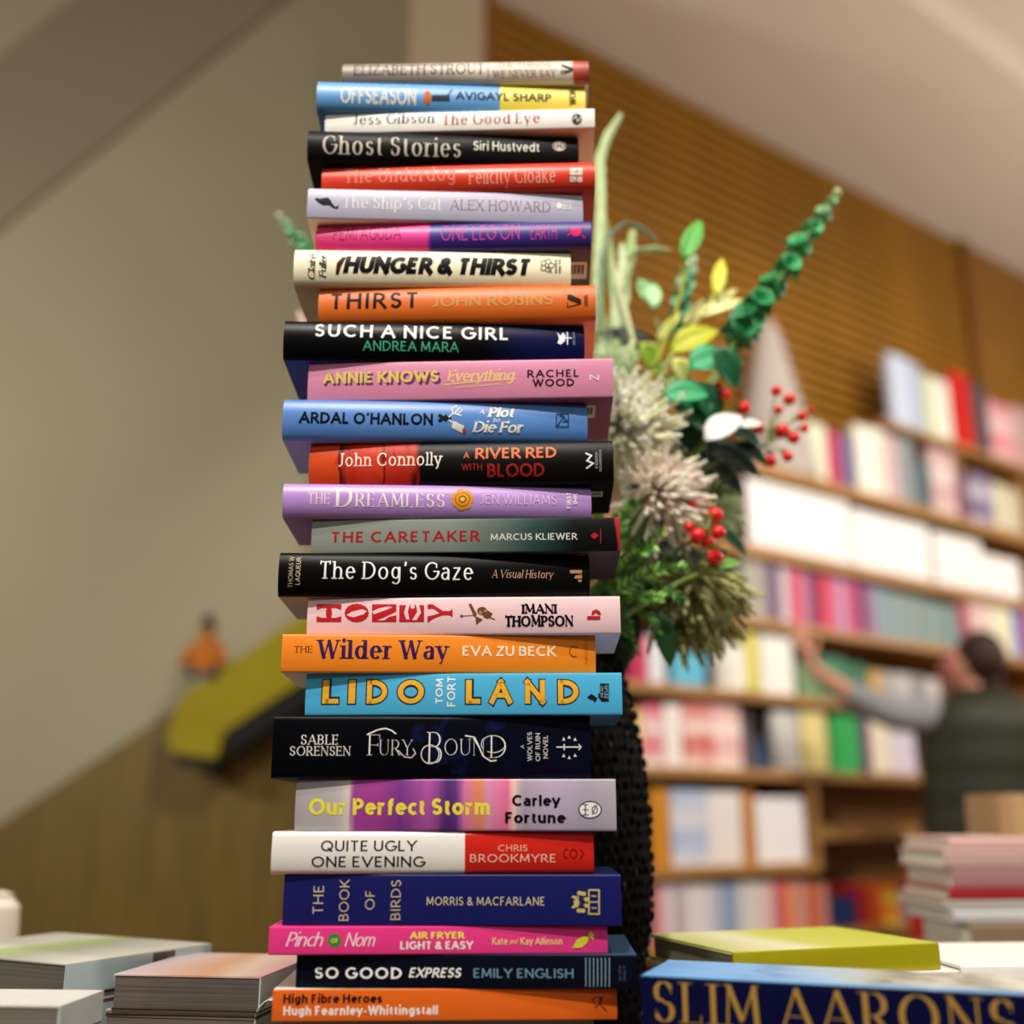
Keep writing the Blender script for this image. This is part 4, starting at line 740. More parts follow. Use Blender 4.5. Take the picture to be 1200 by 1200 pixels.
# bell spike (big green one)
def bells(label, path, Y, sizes, seed, cols, name='bell_flower_spike'):
    r = random.Random(seed); f = flower(name, label); P = [W(x, y, Y) for x, y in path]
    MB().tube([mouth(.03)]+[mouth(.03).lerp(P[0], .5)+Vector((.01, 0, .01))]+P, [.003, .003]+[.0024]*(len(P)), 6).build('stem', mat('#7c9a4c', .6), f)
    tot = len(sizes)
    for i, sz in enumerate(sizes):
        t = i/(tot-1)*(len(P)-1); k = min(int(t), len(P)-2); c = P[k].lerp(P[k+1], t-k); ax = (P[k+1]-P[k]).normalized(); a1 = ax.cross(Vector((0, 1, 0))).normalized(); a2 = ax.cross(a1)
        R = sz*Y/1390
        for j in range(4 if R > .004 else 3):
            a = j*2*pi/4+i*.8+r.uniform(-.2, .2); d = a1*cos(a)+a2*sin(a); m = MB()
            q = (d+ax*.3).to_track_quat('Z', 'Y').to_matrix(); ring = []; n = 10
            vs = [c]; 
            for u, rr_ in ((.35, .45), (.7, .85), (.95, 1.1), (1.0, 1.25)):
                for kk in range(n):
                    b_ = 2*pi*kk/n; vs.append(c+q @ Vector((cos(b_)*rr_*R*.55*(1+.1*sin(3*b_)), sin(b_)*rr_*R*.55, u*R*.75)))
            fs = [(0, 1+kk, 1+(kk+1) % n) for kk in range(n)]+[(1+l*n+kk, 1+(l+1)*n+kk, 1+(l+1)*n+(kk+1) % n, 1+l*n+(kk+1) % n) for l in range(3) for kk in range(n)]
            m.add(vs, fs, 0, True); col = cols[min(len(cols)-1, int(i/tot*len(cols)))]
            o = link('bell', m.mesh('bell', mat(col, .4, .5, .12, 60), 80), f); s = o.modifiers.new('thickness', 'SOLIDIFY'); s.thickness = .0006
    anchor(f)
bells('tall green bell flower spike leaning to the upper right with a cream tip', [(866, 392), (880, 372), (897, 345), (920, 318), (938, 286), (958, 262), (972, 240), (981, 226)], 1.2, [27, 23, 23, 20, 21, 18, 16, 13, 9, 6], 3, ['#1f8a4c', '#2c9a5a', '#3aa868', '#4cb474', '#8cc08c', '#d8e0a8'])
bells('short bluish green beaded spike behind the long single leaf', [(792, 396), (796, 370), (800, 345), (806, 322), (811, 305)], 1.28, [15, 14, 15, 14, 14, 13, 12, 10, 7], 5, ['#4c9a74', '#6cb48c', '#8cc8a0', '#c8dcc0'])
bells('blurred green sprig with pale tip peeking out left of the cream book', [(372, 318), (362, 296), (350, 282), (338, 268), (328, 254)], 1.36, [13, 14, 12, 11, 9, 7, 5], 6, ['#5c9c6c', '#6cb07c', '#8cc494', '#dce8cc'])
# round eucalyptus-like and broad leaves
def branch(label, joints, leaves, Y=1.2, scol='#7c9a4c', name='leaf_branch'):
    f = flower(name, label, 'foliage'); P = [W(*j, Y) for j in joints]
    MB().tube([mouth(.01), mouth(.01).lerp(P[0], .6)]+P, [.003]*2+[.002]*len(P), 6).build('stem', mat(scol, .6), f)
    for bx, by, tx, ty, wd, col, dy in leaves:
        a = W(bx, by, Y+dy); b = W(tx, ty, Y+dy+.01); up = Vector((.1, -1, .45)); lf(f, a, b-a, up, (b-a).length, wd*Y/1390, col, bend=.12, fold=.12)
    anchor(f)
DG, MG, YG = '#0f5c34', '#1f7c48', '#b8c02c'
branch('branch of round bluish green leaves below the tall bell spike', [(800, 500), (835, 440), (868, 390)], [(868, 392, 880, 345, 40, MG, 0), (852, 372, 895, 398, 36, '#1a6c48', -.01), (808, 432, 860, 412, 46, '#35a870', -.04), (836, 408, 866, 456, 46, DG, -.05), (838, 425, 874, 452, 26, '#17603c', 0), (782, 455, 838, 505, 66, '#12643c', -.05), (778, 466, 834, 458, 38, '#3aa46c', -.07), (786, 500, 828, 545, 54, '#0e4c2c', -.02), (812, 450, 846, 500, 44, '#0f5a34', -.04)])
branch('yellow green leaves on pale stems in the upper middle of the bouquet', [(775, 440), (800, 395), (830, 360)], [(838, 348, 848, 296, 20, '#d2d438', 0), (800, 380, 868, 330, 24, '#dcdc88', .01), (815, 372, 880, 345, 22, '#e4e49c', 0), (784, 414, 845, 380, 40, '#b8bc20', -.02), (750, 402, 778, 442, 34, '#7ca028', -.01), (790, 420, 806, 452, 30, '#d4dc84', -.03), (770, 400, 800, 360, 14, '#c8cc6c', .02)], scol='#c8cc7c')
branch('long single bright green leaf on a thin yellow stem', [(790, 372), (799, 340), (803, 305)], [(801, 306, 823, 250, 27, '#4fa83a', -.01)], scol='#b8b83c', Y=1.17)
branch('light green bud with two small sepals beside the orange book', [(775, 395), (768, 372)], [(768, 362, 748, 322, 30, '#8cc888', 0), (766, 362, 762, 324, 24, '#a4d49c', -.01), (770, 364, 752, 336, 20, '#5ca860', .01)], Y=1.24)
branch('black green arching leaf right of the black and orange books', [(700, 405)], [(700, 392, 776, 392, 20, '#0c2c1c', 0), (705, 398, 770, 410, 14, '#163c28', .01)], Y=1.2)
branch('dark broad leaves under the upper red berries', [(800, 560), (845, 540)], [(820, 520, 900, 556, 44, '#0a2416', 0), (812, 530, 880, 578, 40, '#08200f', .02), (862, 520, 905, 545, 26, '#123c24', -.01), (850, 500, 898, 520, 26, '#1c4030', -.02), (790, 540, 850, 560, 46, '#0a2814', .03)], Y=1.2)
branch('dark leaves at the lower middle of the bouquet', [(740, 700), (790, 690)], [(760, 640, 850, 668, 40, '#0a2814', .03), (840, 622, 880, 648, 22, '#10391c', .02), (740, 680, 800, 752, 50, '#0c2e14', .02), (700, 690, 752, 768, 56, '#0c2a12', .01), (770, 716, 790, 786, 30, '#1a4a1c', -.02), (700, 640, 752, 720, 50, '#08240f', .03), (720, 600, 780, 660, 50, '#08240f', .04), (840, 655, 862, 690, 20, '#0c3018', 0), (712, 725, 738, 790, 40, '#0d3015', .03), (790, 560, 800, 640, 56, '#07200e', .05), (745, 560, 770, 640, 60, '#061c0c', .06)], Y=1.17)
branch('light green leaf beneath the lower red berries', [(800, 680), (830, 668)], [(828, 668, 872, 656, 16, '#6ca048', -.01)], Y=1.12)
branch('white petal like leaf beside the dark green round leaf', [(800, 540), (828, 522)], [(826, 516, 872, 482, 36, '#eef0ea', -.02), (866, 500, 896, 494, 16, '#dce4dc', -.01)], Y=1.17, name='white_leaf_sprig')
# pale furry tall leaves right of the topmost books
def furry(label, pts, Y, r, col, out=0):
    f = flower('velvet_leaf_stem', label, 'foliage'); P = [W(*p, Y) for p in pts]; Q = [mouth()]
    rad = [.003]+[r*Y/1390*k for k in ([.8]+[1]*(len(P)-2)+[.5])]
    MB().tube(Q+P, rad, 10, flat=.6).build('stem', mat(col, .85, .2, .12, 120, bump=.8), f); anchor(f)
furry('tall pale green velvety stalk with bent white tip right of the topmost books', [(706, 420), (700, 330), (704, 240), (703, 185), (712, 160), (728, 134)], 1.22, 7.5, '#c4d8a4')
furry('pale green velvety blade ending level with the indigo and pink book', [(712, 400), (728, 340), (738, 300), (742, 270)], 1.24, 9, '#a8c084')
furry('pale velvety stalk bending left to right above the green bud', [(735, 350), (734, 306), (745, 294), (768, 292), (786, 294)], 1.22, 5.5, '#c0d0a0')
furry('thin silver green stalk arching beside the indigo and pink book', [(700, 360), (705, 300), (715, 275), (732, 262), (750, 266), (770, 282)], 1.2, 3.4, '#8ca494')
furry('broad pale green blade standing behind the red and lavender books', [(735, 400), (716, 330), (709, 280), (706, 250)], 1.26, 10, '#b8d094')
furry('short pale green blade between the tall velvety stalks', [(722, 400), (722, 350), (730, 312), (728, 286)], 1.21, 7, '#cfdcb4')
furry('pale yellowish green velvety stalk leaning left beside the orange book', [(742, 400), (734, 372), (722, 330), (716, 306)], 1.19, 6, '#d4dcb0')
furry('pinkish white stalk just left of the orange and black books', [(372, 430), (362, 400), (354, 380), (349, 366)], 1.33, 8, '#e0c4bc')
# ferny greenery: many thin leaflets
def fern(label, fronds, Y, cols, seed, L=20):
    r = random.Random(seed); f = flower('fern_sprig', label, 'foliage'); m = MB(); st = MB()
    for x0, y0, x1, y1 in fronds:
        a = W(x0, y0, Y+r.uniform(-.03, .03)); b = W(x1, y1, Y-.03+r.uniform(-.03, .03)); p = curve(a, b, out=Vector((0, -.01, .015)), n=12); st.tube(p, .0012, 5)
        for i in range(1, 13):
            for s in (-1, 1):
                t = (p[i]-p[i-1]).normalized(); sd = t.cross(Vector((0, 1, .3))).normalized()*s; d = (sd+t*1.1+Vector((0, r.uniform(-.6, .1), 0))).normalized()
                leaf(m, p[i], d, (0, -1, .5), L*Y/1390*r.uniform(.6, 1.1)*(1-.03*i), .0034, bend=.2, nl=4, mi=r.choice(range(len(cols))))
    st.tube([mouth(), W(fronds[0][0], fronds[0][1], Y)], .002, 5)
    tag(m.build('leaflets', [mat(c, .5, .4, .15, 80) for c in cols], f, 80), kind='stuff'); st.build('stem', mat('#5c7c34', .6), f); anchor(f)
fern('bright feathery greenery right of the greyish green paperback', [(720, 660, 735, 605), (715, 690, 775, 625), (718, 700, 800, 665), (715, 640, 745, 590), (712, 720, 775, 700), (716, 690, 765, 640)], 1.12, ['#4c8c2c', '#7cb84c', '#2c6420', '#9cd06c'], 1)
fern('darker feathery greenery hanging right of the pale pink book', [(715, 680, 770, 740), (712, 690, 745, 765), (718, 670, 795, 700), (705, 660, 728, 740)], 1.14, ['#2c641c', '#4c8c34', '#1c4c18'], 2)
fern('fresh green feathery tuft above the large white chrysanthemum', [(725, 480, 745, 415), (740, 470, 775, 425), (712, 460, 722, 405), (760, 480, 790, 440)], 1.21, ['#6c9c3c', '#8cbc54', '#c4dca0'], 3, L=17)
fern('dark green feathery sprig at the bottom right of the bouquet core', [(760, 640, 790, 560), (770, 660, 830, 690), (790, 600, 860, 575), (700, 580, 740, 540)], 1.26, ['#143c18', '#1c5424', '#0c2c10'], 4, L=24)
# ------------------------------------------------------------------ the room
def st(o): o['kind'] = 'structure'; return o
P0 = Vector((.93, 4.30, 0)); EW = Vector((.8, .6, 0)); EN = Vector((.6, -.8, 0)); DEP = .27   # front plane of the bookcase
PB = P0-EN*DEP                                                                              # wall plane behind it
A0 = radians(36.87)
WM = Matrix.Translation(P0) @ Matrix.Rotation(atan2(EW.y, EW.x), 4, 'Z')                   # local x along the wall, local -y towards the room
WMi = WM.inverted()
def wl(px, py, off=0): return WMi @ hit(px, py, P0+EN*off, EN)
topz_ = hit(1000, 217, PB, EN).z; s0 = (WMi @ hit(566, 0, PB, EN)).x; s1 = 7.0
wr = st(empty('wall_right', WM @ Vector((s0, DEP, 0)), (0, 0, atan2(EW.y, EW.x))))
m = MB(); m.box(0, s1-s0, .03, .15, 0, topz_+.4); m.build('wall_backing', mat('#2c1a08', .8), wr)
zlo = 1.70; pitch = .064; n = int((topz_-zlo)/pitch); seam = wl(1165, 380).x-s0+.25
me = None
for i in range(n):
    z = topz_-pitch*(i+1)
    if me is None:
        m = MB(); m.box(.002, seam-.055, 0, .028, .006, pitch-.015, bev=.003); me = m.mesh('slat', woodmat('#9c6a10', 3, (1, 14, 14), .5, .3))
    o = link('slat', me, wr); o.location = (0, 0, z)
MB().box(seam-.05, seam+.05, -.03, .03, 0, topz_-.004, bev=.004).build('wood_post', woodmat('#805010', stretch=(14, 14, 1)), wr)
for i in range(3):
    MB().box(seam+.056+i*.9, seam+.95+i*.9, -.005, .028, 0, topz_-.004, bev=.004).build('panel', woodmat('#8f6012', stretch=(8, 8, 1)), wr)
MB().box(-.03, .045, -.02, .06, 0, topz_-.004, bev=.004).build('edge_board', woodmat('#805010', stretch=(14, 14, 1)), wr)
# ceiling and its lower band above the wooden wall, painted paler for stronger light
c = MB(); c.box(-.39, 9, -3, 11, topz_+.16, topz_+.3); c.box(-6, -.39, -3, 11, 6.6, 6.7); c.box(-.39, -.36, -3, 3.6, topz_+.3, 6.6); st(c.build('ceiling', mat('#dccdc0', .9, .1, .02, 2)))
c = MB(); c.box(-1.2, s1, -.75, DEP+.3, topz_, topz_+.16, M=WM); st(c.build('ceiling_1', mat('#e4d6c8', .9, .1, .02, 2))); bpy.data.objects['ceiling_1'].name = 'trim_1'
MB().box(.05, s1-s0, 0, .028, .1, zlo-.01, bev=.003).build('panel', woodmat('#7c5226', stretch=(8, 8, 1)), wr); MB().box(.05, s1-s0, -.012, .029, 0, .099, bev=.003).build('skirting', woodmat('#5c3a1a'), wr)
f = MB(); f.box(8.8, 9, -3, 11, 0, topz_+.16); st(f.build('wall_far', mat('#b5a78e', .9, .1, .03, 1.5)))
f = MB(); f.box(-6, 9, -3, 11, -.05, 0); st(f.build('floor', woodmat('#6a4c30', 2, (1, 8, 1), .5)))
# left wall, the pier at its corner and the wood clad stair side
YL = 4.85
f = MB(); f.box(-6, -.1, YL, YL+.12, 0, 6.6); st(f.build('wall_left', mat('#b8b096', .9, .1, .03, 1.5)))
cl, cr = at(480, 40, 3.6).x, at(565, 40, 3.6).x
f = MB(); f.box(cl, cr, 3.6, 4.8, 0, 6.5, bev=.006); st(f.build('trim_2', mat('#cbb89e', .9, .1, .03, 2)))
# sloping underside of the upper flight of stairs
q0, q1 = at(0, 268, YL-.02), at(332, 0, YL-.02); d = (q1-q0); q0 = q0-d*.6; q1 = q1+d*.3
f = MB(); f.prism([(q0.x, q0.z), (q1.x, q1.z), (q1.x, q1.z+1.1), (q0.x, q0.z+1.1)], YL-.03, YL-.001); st(f.build('trim_3', mat('#a0927e', .9, .1, .03, 1.5)))
sw = st(empty('wall_stair', (0, YL-.09, 0)))
k0, k1 = at(0, 965, YL-.09), at(335, 745, YL-.09); sl_ = (k1.z-k0.z)/(k1.x-k0.x); x = k0.x-2.2; j = 0
while x < .15:
    x2 = x+.235; z0 = k0.z+sl_*(x-k0.x); z2 = k0.z+sl_*(x2-k0.x)
    MB().prism([(x+.002, 0), (x2-.002, 0), (x2-.002, max(.05, z2)), (x+.002, max(.05, z0))], 0, .03+.003*(j % 2)).build('panel', woodmat('#7d6424', 3, (10, 10, 1), .55, .25), sw); x = x2; j += 1
# yellow beam shaped sign with black underside on the stair wall
ys = YL-.32
def P(px, py): p = at(px, py, ys); return (p.x, p.z)
sg = empty('arrow_sign', (at(262, 860, ys).x, ys, at(262, 860, ys).z), label='sloping yellow sign with black underside mounted on the stair side wall', cat='sign'); Mi = Matrix.Translation(-sg.location)
pl = [P(196, 868), (P(206, 826)), P(222, 808), P(400, 690), P(425, 752), P(262, 858), P(252, 888), P(202, 882)]
MB().prism(pl, ys, ys+.05, M=Mi).build('sign_face', mat('#a39408', .6, .3, .08, 5), sg)
pl = [P(264, 860), P(425, 754), P(430, 778), P(268, 886)]
MB().prism(pl, ys-.004, ys+.2, M=Mi).build('sign_underside', mat('#0c0b08', .7), sg)
pl = [P(203, 884), P(253, 889), P(256, 903), P(208, 896)]
MB().prism(pl, ys-.004, ys+.2, M=Mi).build('sign_end', mat('#0c0b08', .7), sg)
MB().box(P(330, 800)[0]-.03, P(330, 800)[0]+.03, ys+.05, YL-.09, P(330, 800)[1]-.03, P(330, 800)[1]+.05, M=Mi).build('bracket', mat('#16140f', .6), sg)
q = at(240, 790, ys+.03); ty = empty('toy_figure', q, label='small orange figure with dark blue cap and blue feet sitting on the yellow sign', cat='toy'); u = .0035
MB().lathe([(.004, -.01), (.062, 0), (.075, .05), (.06, .11), (.035, .155), (.02, .165)], 18, sy=.7).build('body', mat('#c8741c', .7), ty)
MB().ball((0, 0, .185), .036, 14, 10).build('head', mat('#a87c3c', .7), ty); MB().lathe([(.04, .2), (.042, .206), (.026, .212), (.022, .24), (.006, .25)], 16).build('cap', mat('#27303c', .7), ty)
for sx in (-1, 1):
    MB().ball((sx*.035, -.03, -.004), .03, 10, 6, sc=(.9, 1.2, .8)).build('foot', mat('#34506c', .7), ty); MB().tube([(sx*.05, 0, .12), (sx*.075, -.03, .07), (sx*.08, -.05, .03)], [.018, .017, .02], 8).build('arm', mat('#c8741c', .7), ty)
# ------------------------------------------------------------------ bookcase along the wooden wall
bc = empty('bookcase', WM @ Vector((.3, 0, 0)), (0, 0, atan2(EW.y, EW.x)), label='long light wooden bookcase filled with colourful books along the right wall', cat='bookcase')
BX = .3; wd = woodmat('#b08045', 4, (2, 10, 10), .5, .2)
def zat(px, py): return wl(px, py).z
SH = {'G': zat(900, 1098), 'F': zat(900, 1012), 'E': zat(900, 902), 'D': zat(900, 812), 'C': zat(900, 726), 'H': zat(900, 642), 'B': zat(1000, 572), 'A': zat(1085, 507)}
xa, xe = wl(705, 900).x, 3.45
def shelf(z, x0, x1, t=.035): MB().box(x0-BX, x1-BX, -.005, DEP-.008, z-t, z, bev=.002).build('shelf', wd, bc)
xm = wl(955, 960).x
for k in 'GEDC': shelf(SH[k], xa, xe)
shelf(SH['F'], xa, xm); shelf(wl(1000, 968).z, xm+.03, xe, .05); shelf(SH['H'], xa, xe, .045); shelf(SH['B'], xa, xe, .05); shelf(SH['A'], wl(1035, 500).x, xe, .03)
shelf(.09, xa, xe)
ztop = SH['B']-.052
for x in (xa-.03, xe):
    MB().box(x-BX, x-BX+.028, .002, DEP-.008, .001, ztop, bev=.002).build('upright', wd, bc)
MB().box(xm-BX, xm-BX+.028, .002, DEP-.008, SH['F']-.034, SH['E']-.037, bev=.002).build('divider', wd, bc)
MB().box(xa-BX, xe-BX, DEP-.007, DEP-.001, 0.001, ztop).build('back_panel', woodmat('#7c5226'), bc)
for k in range(3): x = wl(1040, 500).x-BX+.002+k*.62; MB().box(x, x+.02, .03, DEP-.01, SH['B']+.001, SH['A']-.031).build('divider', wd, bc)
NM = {}
def cname(c):
    import colorsys
    r_, g_, b_ = [int(c[i:i+2], 16)/255 for i in (1, 3, 5)]; h, l, s = colorsys.rgb_to_hls(r_, g_, b_); h *= 360
    if s < .14 or l > .93: return 'white' if l > .85 else 'pale grey' if l > .68 else 'grey' if l > .38 else 'charcoal'
    nm = 'red' if h < 12 or h > 348 else 'orange' if h < 36 else 'yellow' if h < 66 else 'green' if h < 160 else 'teal' if h < 190 else 'blue' if h < 245 else 'purple' if h < 300 else 'magenta'
    if nm == 'orange' and l < .45: nm = 'brown'
    if nm == 'orange' and l > .78: nm = 'cream'
    if nm == 'yellow' and l > .78: nm = 'ivory'
    if nm in ('red', 'magenta') and l > .72: nm = 'pink'
    if nm == 'purple' and l > .72: nm = 'lilac'
    return ('dark ' if l < .28 else 'light ' if l > .72 and nm in ('blue', 'green', 'teal') else '')+nm
SHN = {'A': 'on the topmost shelf', 'B': 'on the second highest shelf', 'C': 'under the white panels', 'D': 'on the shelf behind the reaching hand', 'E': 'on the third lowest shelf', 'F': 'on the mostly white shelf', 'G': 'on the lowest visible shelf'}
used = {}
def bgbook(row, px0, px1, ytop, col, zb=None, tilt=0, band=None, pos=''):
    zb = SH[row] if zb is None else zb; ym = ytop+20
    p = wl(px0, ym, -.03); q = wl(px1, ym, -.03); w_ = q.x-p.x-.001; h_ = wl((px0+px1)/2, ytop, -.03).z-zb
    r = empty('book', WM @ Vector((p.x, .03, zb+.0004)), (0, 0, atan2(EW.y, EW.x)))
    if tilt: r.rotation_euler = (0, radians(tilt), atan2(EW.y, EW.x))
    D = .16 if w_ < .09 else .03
    m = MB(); m.prism([(0, 0), (w_, 0), (w_, h_), (0, h_)], 0, .0015); m.box(0, .0015, .0016, D, 0, h_); m.box(w_-.0015, w_, .0016, D, 0, h_)
    cm = flat(col, .5) if not band else rampmat([(0, col), (.35, band), (.6, col), (1, band)], axis='Z', distort=.5, dscale=14, rough=.5)
    m.build('cover', cm, r); MB().box(.0017, w_-.0017, .0018, D-.003, .0015, h_-.003).build('page_block', pagemat('#e6ddc8', 500, 'X'), r)
    return r
rows = {
'A': [(1043, 1066, 418, '#c4cfe4'), (1067, 1079, 428, '#a8b4d0'), (1080, 1092, 440, '#c8d0a8'), (1093, 1112, 446, '#ece8da'), (1114, 1136, 438, '#c81a14'), (1137, 1156, 452, '#4c4850'), (1158, 1188, 474, '#e4c8cc', '#d87884'), (1189, 1210, 480, '#b89c98')],
'B': [(948, 968, 497, '#dce0c4'), (970, 983, 506, '#c02c5c'), (984, 1000, 510, '#6c648c'), (1003, 1024, 500, '#eeece0'), (1025, 1040, 504, '#e6e2da'), (1041, 1050, 512, '#dcb8bc'), (1051, 1070, 515, '#90989c'), (1071, 1089, 540, '#4c6468'), (1090, 1118, 528, '#e0d0d0', '#c89898'), (1121, 1134, 558, '#5c2c54'), (1135, 1162, 556, '#c4c4d8', '#5c3c6c'), (1165, 1178, 568, '#d8d0b4'), (1179, 1196, 575, '#c8c0a8')],
'C': [(868, 878, 648, '#9ca094'), (879, 890, 650, '#b8b0a0'), (891, 903, 652, '#8c848c'), (905, 914, 662, '#6c4470'), (915, 924, 664, '#dccfd4'), (925, 936, 667, '#c42458'), (937, 945, 669, '#e088a0'), (946, 956, 672, '#5c3c64'), (957, 969, 674, '#c41c44'), (970, 979, 676, '#d85c80'), (980, 992, 679, '#b88cb0'), (993, 1003, 681, '#cc3c74'), (1004, 1012, 684, '#5c3060'), (1013, 1023, 686, '#9c5c84'),
      (1025, 1035, 690, '#8ca0ac'), (1036, 1046, 693, '#7c949c'), (1047, 1057, 696, '#8c9c9c'), (1058, 1068, 698, '#7c9494'), (1069, 1079, 701, '#8c9a94'), (1080, 1090, 704, '#74908c'), (1091, 1101, 707, '#8c9c98'), (1102, 1112, 709, '#6c8c88'), (1113, 1123, 711, '#84949c'), (1124, 1134, 700, '#9c2438'), (1136, 1147, 706, '#e4bcb8'), (1148, 1160, 702, '#e8ccc8'), (1162, 1186, 712, '#e8e2c4'), (1188, 1198, 702, '#6c84c8'), (1199, 1210, 712, '#c82c34')],
'D': [(740, 758, 748, '#c42c5c'), (760, 778, 746, '#dce0e8'), (788, 826, 765, '#5cb4d0'), (842, 872, 756, '#f0efe6'), (873, 889, 742, '#d8d068'), (892, 928, 746, '#f0efe8'), (935, 960, 778, '#6c8c64'), (962, 990, 770, '#3c7c5c'), (991, 1016, 778, '#2c6c50'), (1020, 1034, 786, '#c8a05c'), (1035, 1050, 788, '#a8a4a0'), (1051, 1068, 790, '#c0bcb8'), (1069, 1086, 792, '#8c8c90'), (1087, 1102, 796, '#c8c0bc')],
'E': [(742, 752, 832, '#e8cc5c'), (753, 776, 826, '#ece4e0', '#d84c6c'), (778, 798, 826, '#f0e8e4'), (800, 834, 824, '#f0dcd4', '#c84434'), (835, 868, 828, '#f0e4dc', '#e0a4a0'), (870, 882, 836, '#5c5058'), (884, 904, 864, '#2c4464'), (906, 936, 834, '#d0cfca'), (939, 968, 834, '#e4d48c'), (976, 1006, 837, '#3cc468'), (1008, 1018, 840, '#5c2068'), (1020, 1044, 845, '#e4d8c0'), (1046, 1072, 858, '#d4cce0')],
'F': [(762, 784, 924, '#c88820'), (786, 828, 926, '#dcdce0', '#a8b8dc'), (829, 868, 928, '#e4e0dc'), (870, 884, 928, '#c07c34'), (886, 942, 935, '#e8e6ea')],
'G': [(766, 776, 1036, '#d88c90'), (777, 790, 1036, '#dcd0d4'), (791, 803, 1034, '#b8b0b4'), (804, 816, 1036, '#e0dcdc'), (817, 832, 1036, '#dcd8d8'), (833, 846, 1036, '#b8bccc'), (847, 862, 1036, '#8c9cc0'), (864, 878, 1034, '#c8ccc8'), (879, 892, 1034, '#dcd0cc'), (893, 908, 1034, '#d4b4b0'), (909, 918, 1032, '#c04450'), (919, 932, 1034, '#dc8460'), (933, 946, 1034, '#b88c80'), (947, 958, 1036, '#d06030'), (960, 970, 1036, '#e09884'), (972, 1004, 1050, '#142c60'), (1006, 1018, 1036, '#b01c20'), (1020, 1034, 1034, '#e46420'), (1035, 1054, 1036, '#d8cc28', '#e8541c'), (1056, 1066, 1046, '#c0a8b0')]}
made = []
for row, L in rows.items():
    for k, it in enumerate(L):
        r = bgbook(row, it[0], it[1], it[2], it[3], band=it[4] if len(it) > 4 else None, tilt=0); r['group'] = 'books '+SHN[row]
        nb = [cname(L[j][3])+(' and '+cname(L[j][4]) if len(L[j]) > 4 else '') for j in (k-1, k+1) if 0 <= j < len(L)]
        me_ = cname(it[3])+(' and '+cname(it[4]) if len(it) > 4 and cname(it[4]) != cname(it[3]) else '')
        size = 'wide ' if it[1]-it[0] > 26 else ''
        made.append((r, row, k, size, me_, nb))
ORD = ['first', 'second', 'third', 'fourth', 'fifth', 'sixth', 'seventh', 'eighth', 'ninth', 'tenth']
for row in rows:
    g_ = [x for x in made if x[1] == row]
    for x in g_:
        same = [y for y in g_ if y[4] == x[4]]
        if len(same) == 1: x[0]['label'] = f'{x[3]}{x[4]} book, the only one {SHN[row]}'
        else:
            i_ = [y[2] for y in same].index(x[2]); x[0]['label'] = f'{x[3]}{x[4]} book, {ORD[i_]} from the left {SHN[row]}'
# white header panels between the shelves
for i, (x0, x1, yt) in enumerate(((882, 1000, 574), (1003, 1091, 606), (1096, 1150, 628), (1151, 1192, 652))):
    p = wl(x0, 620, .02); q = wl(x1, 620, .02); zz = SH['H']+.001; hh = wl((x0+x1)/2, yt, .02).z-zz
    nm = ['leftmost long', 'second from the left', 'third from the left', 'rightmost short'][i]
    r = empty('header_panel', WM @ Vector((p.x, -.003, zz)), (0, 0, atan2(EW.y, EW.x)), label=f'{nm} bright white panel on the ledge above the red books', cat='panel', group='white header panels on the bookcase')
    MB().box(0, q.x-p.x, 0, .012, 0, hh, bev=.002).build('board', mat('#f6f2f0', .5, noise=.01), r); MB().box(.01, q.x-p.x-.01, .0125, .06, 0, .012).build('foot', mat('#d8d4cc'), r)
    if i == 1: r['label'] = 'second from the left of the bright white panels on the ledge'
# pale cone ornament on the bookcase
p = wl(912, 500, -.1); q = wl(860, 500, -.1); rb = abs(p.x-q.x)*.62; H = wl(927, 385, -.1).z-SH['B']
cn = empty('paper_cone', WM @ Vector((p.x, .12, SH['B']+.001)), label='tall translucent white cone ornament standing at the left end of the bookcase top', cat='ornament')
MB().lathe([(rb, 0), (rb*.93, H*.12), (rb*.76, H*.4), (rb*.5, H*.68), (rb*.3, H*.9), (rb*.14, H)], 20, sy=.6).build('cone', mat('#b0a7a0', .6), cn)
for i in range(5): MB().lathe([(rb*(.965-.13*i), H*(.08+.18*i)), (rb*(.98-.13*i), H*(.09+.18*i)), (rb*(.95-.13*i), H*(.10+.18*i))], 20, sy=.6).build('fold', mat('#bab2aa', .6), cn)
p = wl(1006, 500, -.08); MBp = empty('leaning_card', WM @ Vector((p.x, .1, SH['B']+.0)), (0, 0, atan2(EW.y, EW.x)))
bpy.data.objects.remove(MBp)
